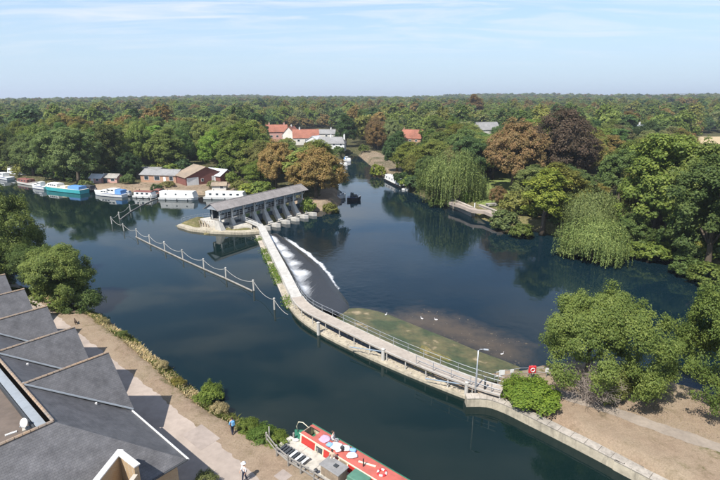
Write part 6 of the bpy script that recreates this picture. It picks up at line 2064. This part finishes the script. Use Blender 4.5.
for u, v, w_, h_, lb_ in ((501, 379.5, 0.62, 0.6, 'larger white sign board on the railing nearest the lamp post'), (511, 378, 0.4, 0.4, 'small white sign on the railing left of the lifebuoy cabinet'),
                          (546, 377, 0.42, 0.48, 'white sign on the railing right of the lifebuoy cabinet'), (569, 381.5, 0.8, 0.42, 'white sign half under the big peninsula tree')):
    p = at(u, v, 1.0)
    s_ = empty('sign_board', (p.x, p.y - 0.09, 0.95), 0.1, lb_, 'sign')
    mb = MB(); mb.box((0, 0, 0.95), (w_, 0.03, h_)); mb.build('panel', M['white'], s_)
    mb = MB(); mb.tube([(0, 0.03, -0.1), (0, 0.03, 1.2)], 0.025, 6); mb.build('post', M['steel'], s_)
p = at(531, 379, 1.0)
lc = empty('lifebuoy_cabinet', (p.x, p.y, 1.0), 0.08, 'red lifebuoy cabinet on the railing above the bright green bush', 'lifebuoy cabinet')
mb = MB(); mb.tube([(0, 0.1, -0.1), (0, 0.1, 1.6)], 0.05, 6); mb.build('post', M['timber_grey'], lc)
mb = MB(); mb.box((0, -0.06, 1.2), (0.80, 0.22, 0.85)); mb.build('cabinet', M['red_paint'], lc, bevel=0.05)
mb = MB(); mb.tube([(0.22 * math.cos(a), -0.19, 1.2 + 0.22 * math.sin(a)) for a in np.linspace(0, 2 * math.pi, 13)], 0.05, 6); mb.build('ring', M['white'], lc, smooth=True)
p = at(484.5, 390, 1.5)
mb = MB(); mb.tube([(p.x, p.y, 1.2), (p.x, p.y, 2.75)], 0.1, 8); mb.ball((p.x, p.y, 2.8), 0.12, 8)
tag(mb.build('gate_post', M['dark_steel'], smooth=True), 'dark gate post at the end of the weir footbridge', 'post')

# ================================================================== PEOPLE
def skin_obj(name, V, Ed, Rd, m_, parent, root_i=0, sub=1):
    me = bpy.data.meshes.new(name)
    me.from_pydata([tuple(v) for v in V], Ed, [])
    me.materials.append(m_)
    o = link(name, me, parent)
    md = o.modifiers.new('skin', 'SKIN'); md.use_smooth_shade = True
    for i, r_ in enumerate(Rd):
        me.skin_vertices[0].data[i].radius = (r_, r_)
    me.skin_vertices[0].data[root_i].use_root = True
    s_ = o.modifiers.new('sub', 'SUBSURF'); s_.levels = sub; s_.render_levels = sub
    return o


def person(loc, rz, topc, trouc, hairc, label, hat=None, bag=None, sit=False, stride=0.16, arm=0.0):
    root = empty('person', loc, rz, label, 'person')
    V, E_, Rd = [], [], []

    def vtx(p, r_, par=None):
        V.append(p); Rd.append(r_); i = len(V) - 1
        if par is not None: E_.append((par, i))
        return i
    z0 = 0.0 if not sit else -0.86
    pel = vtx((0, 0, 0.95 + z0), 0.125); sp = vtx((0, 0.0, 1.15 + z0), 0.12, pel); ch = vtx((0, 0.0, 1.34 + z0), 0.135, sp)
    nk = vtx((0, 0.01, 1.49 + z0), 0.055, ch); hd1 = vtx((0, 0.03, 1.57 + z0), 0.078, nk); hd2 = vtx((0, 0.03, 1.66 + z0), 0.092, hd1); hd3 = vtx((0, 0.02, 1.72 + z0), 0.06, hd2)
    vtx((0, 0.125, 1.62 + z0), 0.016, hd2)      # nose
    arms, legs = {}, {}
    for s in (-1, 1):
        sh = vtx((s * 0.17, 0, 1.41 + z0), 0.062, ch); el = vtx((s * 0.235, 0.02 - s * arm * 0.2, 1.15 + z0), 0.046, sh)
        wr_ = vtx((s * 0.235, 0.14 + s * stride * 0.5, 0.93 + z0 + (0.16 if sit else 0)), 0.033, el); hn = vtx((s * 0.235, 0.18 + s * stride * 0.5, 0.86 + z0 + (0.16 if sit else 0)), 0.036, wr_)
        arms[s] = (sh, el, wr_)
        hx, hy, hz_ = V[hn]
        for k, ln in enumerate((0.075, 0.085, 0.08, 0.06)):
            f1 = vtx((hx + s * 0.004, hy + 0.02 - 0.018 * k + 0.012, hz_ - 0.045), 0.010, hn)
            vtx((hx - s * 0.012, hy + 0.02 - 0.018 * k + 0.02, hz_ - 0.045 - ln * 0.6), 0.008, f1)
        th = vtx((hx - s * 0.03, hy + 0.04, hz_ - 0.01), 0.011, hn); vtx((hx - s * 0.035, hy + 0.055, hz_ - 0.05), 0.009, th)
        hp_ = vtx((s * 0.09, 0, 0.90 + z0), 0.09, pel)
        if sit:
            kn = vtx((s * 0.12, 0.42, 0.96 + z0), 0.062, hp_); an = vtx((s * 0.12, 0.52, 0.92 + z0 - 0.4), 0.042, kn)
        else:
            kn = vtx((s * 0.095, s * stride * 0.35 + 0.04, 0.50), 0.060, hp_); an = vtx((s * 0.095, s * stride, 0.09), 0.042, kn)
        ax, ay, az = V[an]
        toe = vtx((ax, ay + 0.14, az - 0.05), 0.034, an)
        legs[s] = (hp_, kn, an, toe)
    skin_obj('body', V, E_, Rd, M['skin'], root)
    # clothing hugging the body
    Vt = [V[sp], V[ch], V[pel]]; Et = [(0, 1), (0, 2)]; Rt = [0.145, 0.158, 0.14]
    for s in (-1, 1):
        a_, b_, c_ = arms[s]
        k = len(Vt); Vt += [V[a_], V[b_], tuple(np.array(V[b_]) * 0.25 + np.array(V[c_]) * 0.75)]; Rt += [0.080, 0.062, 0.05]; Et += [(1, k), (k, k + 1), (k + 1, k + 2)]
    skin_obj('jacket', Vt, Et, Rt, topc, root)
    Vt = [V[pel]]; Et = []; Rt = [0.135]
    for s in (-1, 1):
        a_, b_, c_, _ = legs[s]
        k = len(Vt); Vt += [V[a_], V[b_], V[c_]]; Rt += [0.105, 0.078, 0.06]; Et += [(0, k), (k, k + 1), (k + 1, k + 2)]
    skin_obj('trousers', Vt, Et, Rt, trouc, root)
    for s in (-1, 1):
        an, toe = legs[s][2:]
        a_, b_ = np.array(V[an]), np.array(V[toe])
        mb = MB(); mb.ball(tuple((a_ + b_) / 2 + np.array((0, 0.01, -0.015))), 0.14, 8, sq=(0.38, 1.0, 0.42)); mb.build('shoe', M['hull_black'], root, smooth=True)
    mb = MB(); mb.ball((0, 0.0, 1.665 + z0), 0.115, 10, sq=(0.92, 1.0, 0.95)); o_ = mb.build('hair', hairc, root, smooth=True); o_.location = (0, -0.025, 0.015)
    if hat:
        mb = MB(); mb.lathe((0, 0.01, 1.68 + z0), [(0.20, 0.0), (0.20, 0.015), (0.125, 0.03), (0.118, 0.11), (0.08, 0.14), (0.01, 0.145)], 14); mb.build('hat', hat, root, smooth=True)
    if bag:
        mb = MB(); mb.box((0, -0.22, 1.22 + z0), (0.32, 0.18, 0.46), taper=0.85); mb.build('backpack', bag, root, bevel=0.05)
    for s in (-1, 1):
        mb = MB(); mb.ball((s * 0.034, 0.112, 1.655 + z0), 0.013, 6); mb.build('eye', M['hull_black'], root)
    return root


def cl(name, c): return mat(name, c, 0.85, 0.12, 8.0, 0.2)


Cc = {k: cl('fabric_' + k, c) for k, c in dict(blue=(0.13, 0.33, 0.55), navy=(0.02, 0.025, 0.05), white=(0.72, 0.72, 0.72), pink=(0.60, 0.36, 0.40), beige=(0.42, 0.34, 0.25), black=(0.02, 0.02, 0.022), grey=(0.25, 0.26, 0.28), hair=(0.05, 0.03, 0.02), fair=(0.25, 0.17, 0.09)).items()}
p = at(233, 434, 1.0); person((p.x, p.y, 1.01), 0.7, Cc['blue'], Cc['navy'], Cc['hair'], 'person in light blue jacket walking beside the bank bushes', bag=Cc['blue'])
p = at(245, 481, 1.0); person((p.x, p.y, 1.01), 2.4, Cc['white'], Cc['navy'], Cc['hair'], 'person in white hat walking on the towpath at the bottom edge', hat=Cc['white'])
p = at(22.5, 304, 1.0); person((p.x, p.y, 1.01), 2.2, Cc['pink'], Cc['grey'], Cc['fair'], 'person in pink top on the towpath behind the slate gables')
p = at(7.5, 295, 1.0); person((p.x, p.y, 1.01), -0.9, Cc['white'], Cc['beige'], Cc['hair'], 'person in white top on the towpath at the left edge')
p = onboat(2.95, 0.35, ZR + 0.10); person(p, BRZ - 1.2, Cc['white'], Cc['grey'], Cc['hair'], 'person in white sitting on the narrowboat roof', sit=True)
pj = ld0 + BD * 5.6 - BNv * 0.62; person((pj.x, pj.y, 0.955), BRZ + 0.6, Cc['beige'], Cc['white'], Cc['hair'], 'person in beige standing on the landing beside the narrowboat', stride=0.05)
# dog by the towpath
p = at(76, 324, 1.0)
dg = empty('dog', (p.x, p.y, 1.0), 2.3, 'small dark brown dog on the verge between towpath and river', 'dog')
M['fur'] = mat('dog_fur', (0.07, 0.045, 0.03), 0.9, 0.3, 8.0, 0.3)
V = [(0, 0, 0.42), (0.25, 0, 0.43), (-0.25, 0, 0.42), (0.38, 0, 0.55), (0.46, 0, 0.62), (0.60, 0, 0.58), (-0.42, 0, 0.55)]
Ed = [(0, 1), (0, 2), (1, 3), (3, 4), (4, 5), (2, 6)]; Rd = [0.11, 0.13, 0.11, 0.08, 0.075, 0.035, 0.025]
for s in (-1, 1):
    k = len(V); V += [(0.24, s * 0.09, 0.32), (0.22, s * 0.09, 0.17), (0.24, s * 0.09, 0.03)]; Rd += [0.055, 0.032, 0.03]; Ed += [(1, k), (k, k + 1), (k + 1, k + 2)]
    k = len(V); V += [(-0.20, s * 0.09, 0.33), (-0.33, s * 0.09, 0.18), (-0.30, s * 0.09, 0.03)]; Rd += [0.07, 0.034, 0.03]; Ed += [(2, k), (k, k + 1), (k + 1, k + 2)]
    k = len(V); V += [(0.43, s * 0.06, 0.70)]; Rd += [0.025]; Ed += [(4, k)]
skin_obj('body', V, Ed, Rd, M['fur'], dg)

# swans
def swan(u, v, z, rz, label, grp):
    p = at(u, v, z)
    root = empty('swan', (p.x, p.y, z), rz, label, 'swan', grp); root.scale = (0.5, 0.5, 0.5)
    skin_obj('body', [(0, 0, 0.12), (0.3, 0, 0.12), (-0.3, 0, 0.14), (-0.52, 0, 0.24), (0.44, 0, 0.28), (0.42, 0, 0.55), (0.50, 0, 0.68), (0.60, 0, 0.62)], [(0, 1), (0, 2), (2, 3), (1, 4), (4, 5), (5, 6), (6, 7)], [0.2, 0.15, 0.18, 0.05, 0.06, 0.04, 0.05, 0.025], M['cloth_white'], root)
    mb = MB(); mb.tube([(0.62, 0, 0.61), (0.70, 0, 0.57)], [0.025, 0.008], 6); mb.build('beak', M['ridge_tile'], root)


for i, (u, v, rz_, lb_) in enumerate(((502, 354.5, 0.4, 'white bird on the algae apron nearest the lamp post'), (422, 319, 2.2, 'white bird on the shoal left of the other bird'), (386, 315, 1.0, 'white bird in the water off the green apron corner'), (436, 320, 2.9, 'white bird in the middle of the brown shoal'))):
    swan(u, v, LOW, rz_, lb_, 'white birds around the shoal')

# ================================================================== BANK VEGETATION
def grass_mesh(name, centres, zs, hs_, lean, wd, seed):
    rg = np.random.default_rng(seed)
    n = len(centres)
    a = rg.uniform(0, 2 * np.pi, n); l = rg.uniform(0.1, lean, n)
    dx_, dy_ = np.cos(a), np.sin(a)
    base = np.stack([centres[:, 0], centres[:, 1], zs], 1)
    side = np.stack([-dy_, dx_, np.zeros(n)], 1) * wd * rg.uniform(0.6, 1.3, (n, 1))
    mid = base + np.stack([dx_ * l * hs_ * 0.35, dy_ * l * hs_ * 0.35, hs_ * 0.6], 1)
    tip = base + np.stack([dx_ * l * hs_, dy_ * l * hs_, hs_ * (1 - 0.25 * l)], 1)
    v = np.stack([base - side, base + side, mid + side * 0.8, tip, mid - side * 0.8], 1).reshape(-1, 3)
    me = bpy.data.meshes.new(name)
    me.vertices.add(5 * n); me.vertices.foreach_set('co', v.ravel())
    me.loops.add(5 * n); me.loops.foreach_set('vertex_index', np.arange(5 * n, dtype=np.int32))
    me.polygons.add(n); me.polygons.foreach_set('loop_start', np.arange(0, 5 * n, 5, dtype=np.int32))
    me.update(calc_edges=True)
    at_ = me.attributes.new('lv', 'FLOAT', 'FACE'); at_.data.foreach_set('value', rg.random(n).astype(np.float32))
    me.materials.append(M['straw'])
    return me


def bank_points(n, d0, d1, seed, keep):
    rg = np.random.default_rng(seed)
    pts = []
    line = [np.array(at2(u, v)) for u, v in ((-30, 293), (30, 296), (90, 311), (112, 325), (140, 345), (165, 366), (185, 384), (207, 401), (232, 417), (256, 431), (276, 440), (288, 446))]
    seg = [(a, b, np.linalg.norm(b - a)) for a, b in zip(line[:-1], line[1:])]
    tot = sum(s[2] for s in seg); w = np.array([s[2] / tot for s in seg])
    k = rg.choice(len(seg), n, p=w); t = rg.random(n)
    A_ = np.array([seg[i][0] for i in k]); B_ = np.array([seg[i][1] for i in k])
    d = (B_ - A_) / np.linalg.norm(B_ - A_, axis=1, keepdims=True)
    nn = np.stack([-d[:, 1], d[:, 0]], 1)                       # points to the river
    off = rg.uniform(d0, d1, n)
    P = A_ + (B_ - A_) * t[:, None] - nn * off[:, None]
    ok = keep(P[:, 0], P[:, 1])
    return P[ok]


for nm, n_, d0, d1, hr, lean, wd, c, sd_, cond, lb_ in (
        ('dry_grass', 15000, -0.1, 1.7, (0.10, 0.42), 1.1, 0.02, STRAW, 1, lambda x, y: vnoise(x, y, 3.4, 71) + 0.35 * np.random.default_rng(3).random(len(x)) > 0.60, 'straw coloured dry grass along the near river bank'),
        ('green_grass', 20000, -0.2, 1.6, (0.12, 0.50), 1.1, 0.024, (0.19, 0.22, 0.06), 2, lambda x, y: vnoise(x, y, 3.4, 71) + 0.35 * np.random.default_rng(4).random(len(x)) < 0.72, 'green grass and weeds along the near river bank'),
        ('verge_grass', 9000, 1.8, 3.6, (0.03, 0.10), 1.0, 0.012, (0.32, 0.28, 0.12), 3, lambda x, y: vnoise(x, y, 2.0, 73) > 0.45, 'short patchy grass between bank and towpath')):
    Pq = bank_points(n_, d0, d1, sd_, cond)
    rg = np.random.default_rng(sd_ + 50)
    me = grass_mesh(nm, Pq, ground_z(Pq[:, 0], Pq[:, 1]) - 0.03, rg.uniform(hr[0], hr[1], len(Pq)), lean, wd, sd_)
    o = link(nm, me); o.color = (*c, 1); tag(o, lb_, 'grass', kind='stuff')
for u, v, h, w, c, lb_ in ((178, 381, 0.9, 1.7, (0.24, 0.21, 0.05), 'yellow green bush on the near bank left of the tall green bush'),
                           (212, 391, 2.0, 2.6, GREEN, 'tall green bush on the near bank above the person in blue'),
                           (203, 397, 1.1, 1.9, GREEN, 'lower green bush touching the tall near bank bush'),
                           (218, 408, 1.0, 1.9, (0.50, 0.42, 0.22), 'straw coloured bush just above the person in blue'),
                           (248, 427, 1.0, 2.1, GREEN, 'low green bush just right of the person in blue'),
                           (262, 434, 1.0, 2.4, (0.10, 0.16, 0.03), 'middle bush of the green strip before the landing'),
                           (277, 440, 1.0, 2.2, GREEN, 'green bush ending the strip at the landing fence'),
                           (160, 365, 0.8, 1.6, (0.50, 0.42, 0.22), 'straw coloured bush below the bend of the near bank'),
                           (102, 321, 0.8, 1.7, (0.36, 0.32, 0.14), 'dry bush below the rounded towpath tree'),
                           (121, 334, 0.7, 1.5, (0.15, 0.19, 0.05), 'small green yellow bush right of the dry bush'),
                           (207, 484, 1.0, 1.8, (0.20, 0.22, 0.08), 'pale green bush at the corner of the slate roofed building')):
    pxtree(BUSH[rnd.randrange(2)], 'bush', u, v, h, w, c, lb_, 'bush', trunk=False)
# weeds on the upstream side of the weir crest
wl_ = offset_line(NP_, -1.15)
cc, nn_ = [], []
rg_ = np.random.default_rng(91)
for p, d in arc_points(wl_[2:], 0.10, 0.2):
    if vnoise(p[0:1], p[1:2], 3.0, 81)[0] < 0.36: continue
    for k in range(12):
        q = p + rg_.normal(0, 0.38, 2); cc.append((q[0], q[1], abs(rg_.normal(0.1, 0.35)))); nn_.append(rg_.normal(size=3) + np.array((-0.4, -0.4, 0.8)))
wmsh = leaves_mesh('crest_weeds', np.array(cc), np.array(nn_), 0.26 * rg_.uniform(0.6, 1.4, len(cc)), rg_.random(len(cc)), 0.5, rg_)
wmsh.materials.append(M['leaf'])
o = link('crest_weeds', wmsh); o.color = (0.16, 0.24, 0.04, 1)
tag(o, 'green weeds growing along the upstream side of the weir crest', 'weeds', kind='stuff')
strip_prism(wl_[1:], 0.9, -2.2, 0.12).build('weed_ledge', M['stone'], weir)
# sparse dry grass on the peninsula
rg_ = np.random.default_rng(95); pts = []
U_, V_ = rg_.uniform(500, 760, 30000), rg_.uniform(378, 520, 30000)
PX = np.array([at2(u, v, 1.0) for u, v in zip(U_, V_)])
ok = (sdist(PX[:, 0], PX[:, 1], UPPER) > 1.6) & (sdist(PX[:, 0], PX[:, 1], LOWER) > 0.4) & (vnoise(PX[:, 0], PX[:, 1], 3.5, 96) > 0.66) & (seg_dist(PX[:, 0], PX[:, 1], pp + pp[::-1]) > 0.9) & (PX[:, 1] > 20)
PX = PX[ok]
me = grass_mesh('peninsula_grass', PX, ground_z(PX[:, 0], PX[:, 1]) - 0.01, rg_.uniform(0.03, 0.09, len(PX)), 1.0, 0.011, 9)
o = link('peninsula_grass', me); o.color = (0.42, 0.35, 0.19, 1)
tag(o, 'sparse dry grass on the peninsula soil', 'grass', kind='stuff')

# ================================================================== HAZE
hzb = MB(); hzb.box((0, 5200, 71), (18400, 11900, 158))
m = bpy.data.materials.new('haze'); m.use_nodes = True
nt = m.node_tree; nt.nodes.clear()
vo = N(nt, 'ShaderNodeVolumePrincipled', {'Color': (0.80, 0.88, 1.0, 1), 'Density': 0.00016, 'Anisotropy': 0.2})
ou_ = nt.nodes.new('ShaderNodeOutputMaterial'); nt.links.new(vo.outputs[0], ou_.inputs['Volume'])
HAZE = tag(hzb.build('haze', m), kind='stuff')

# things that would share a label are told apart by their order across the view
ORD = ('first', 'second', 'third', 'fourth', 'fifth', 'sixth', 'seventh', 'eighth', 'ninth')
by = {}
for o in COL.objects:
    if o.parent is None and 'label' in o and 'group' in o: by.setdefault(o['label'], []).append(o)
for lb_, os_ in by.items():
    if 1 < len(os_) <= 9:
        os_.sort(key=lambda o: o.location.x / max(o.location.y, 1.0))
        for k, o in enumerate(os_):
            new = f'{lb_}, {ORD[k]} from left'
            if len(new.split()) <= 16: o['label'] = new
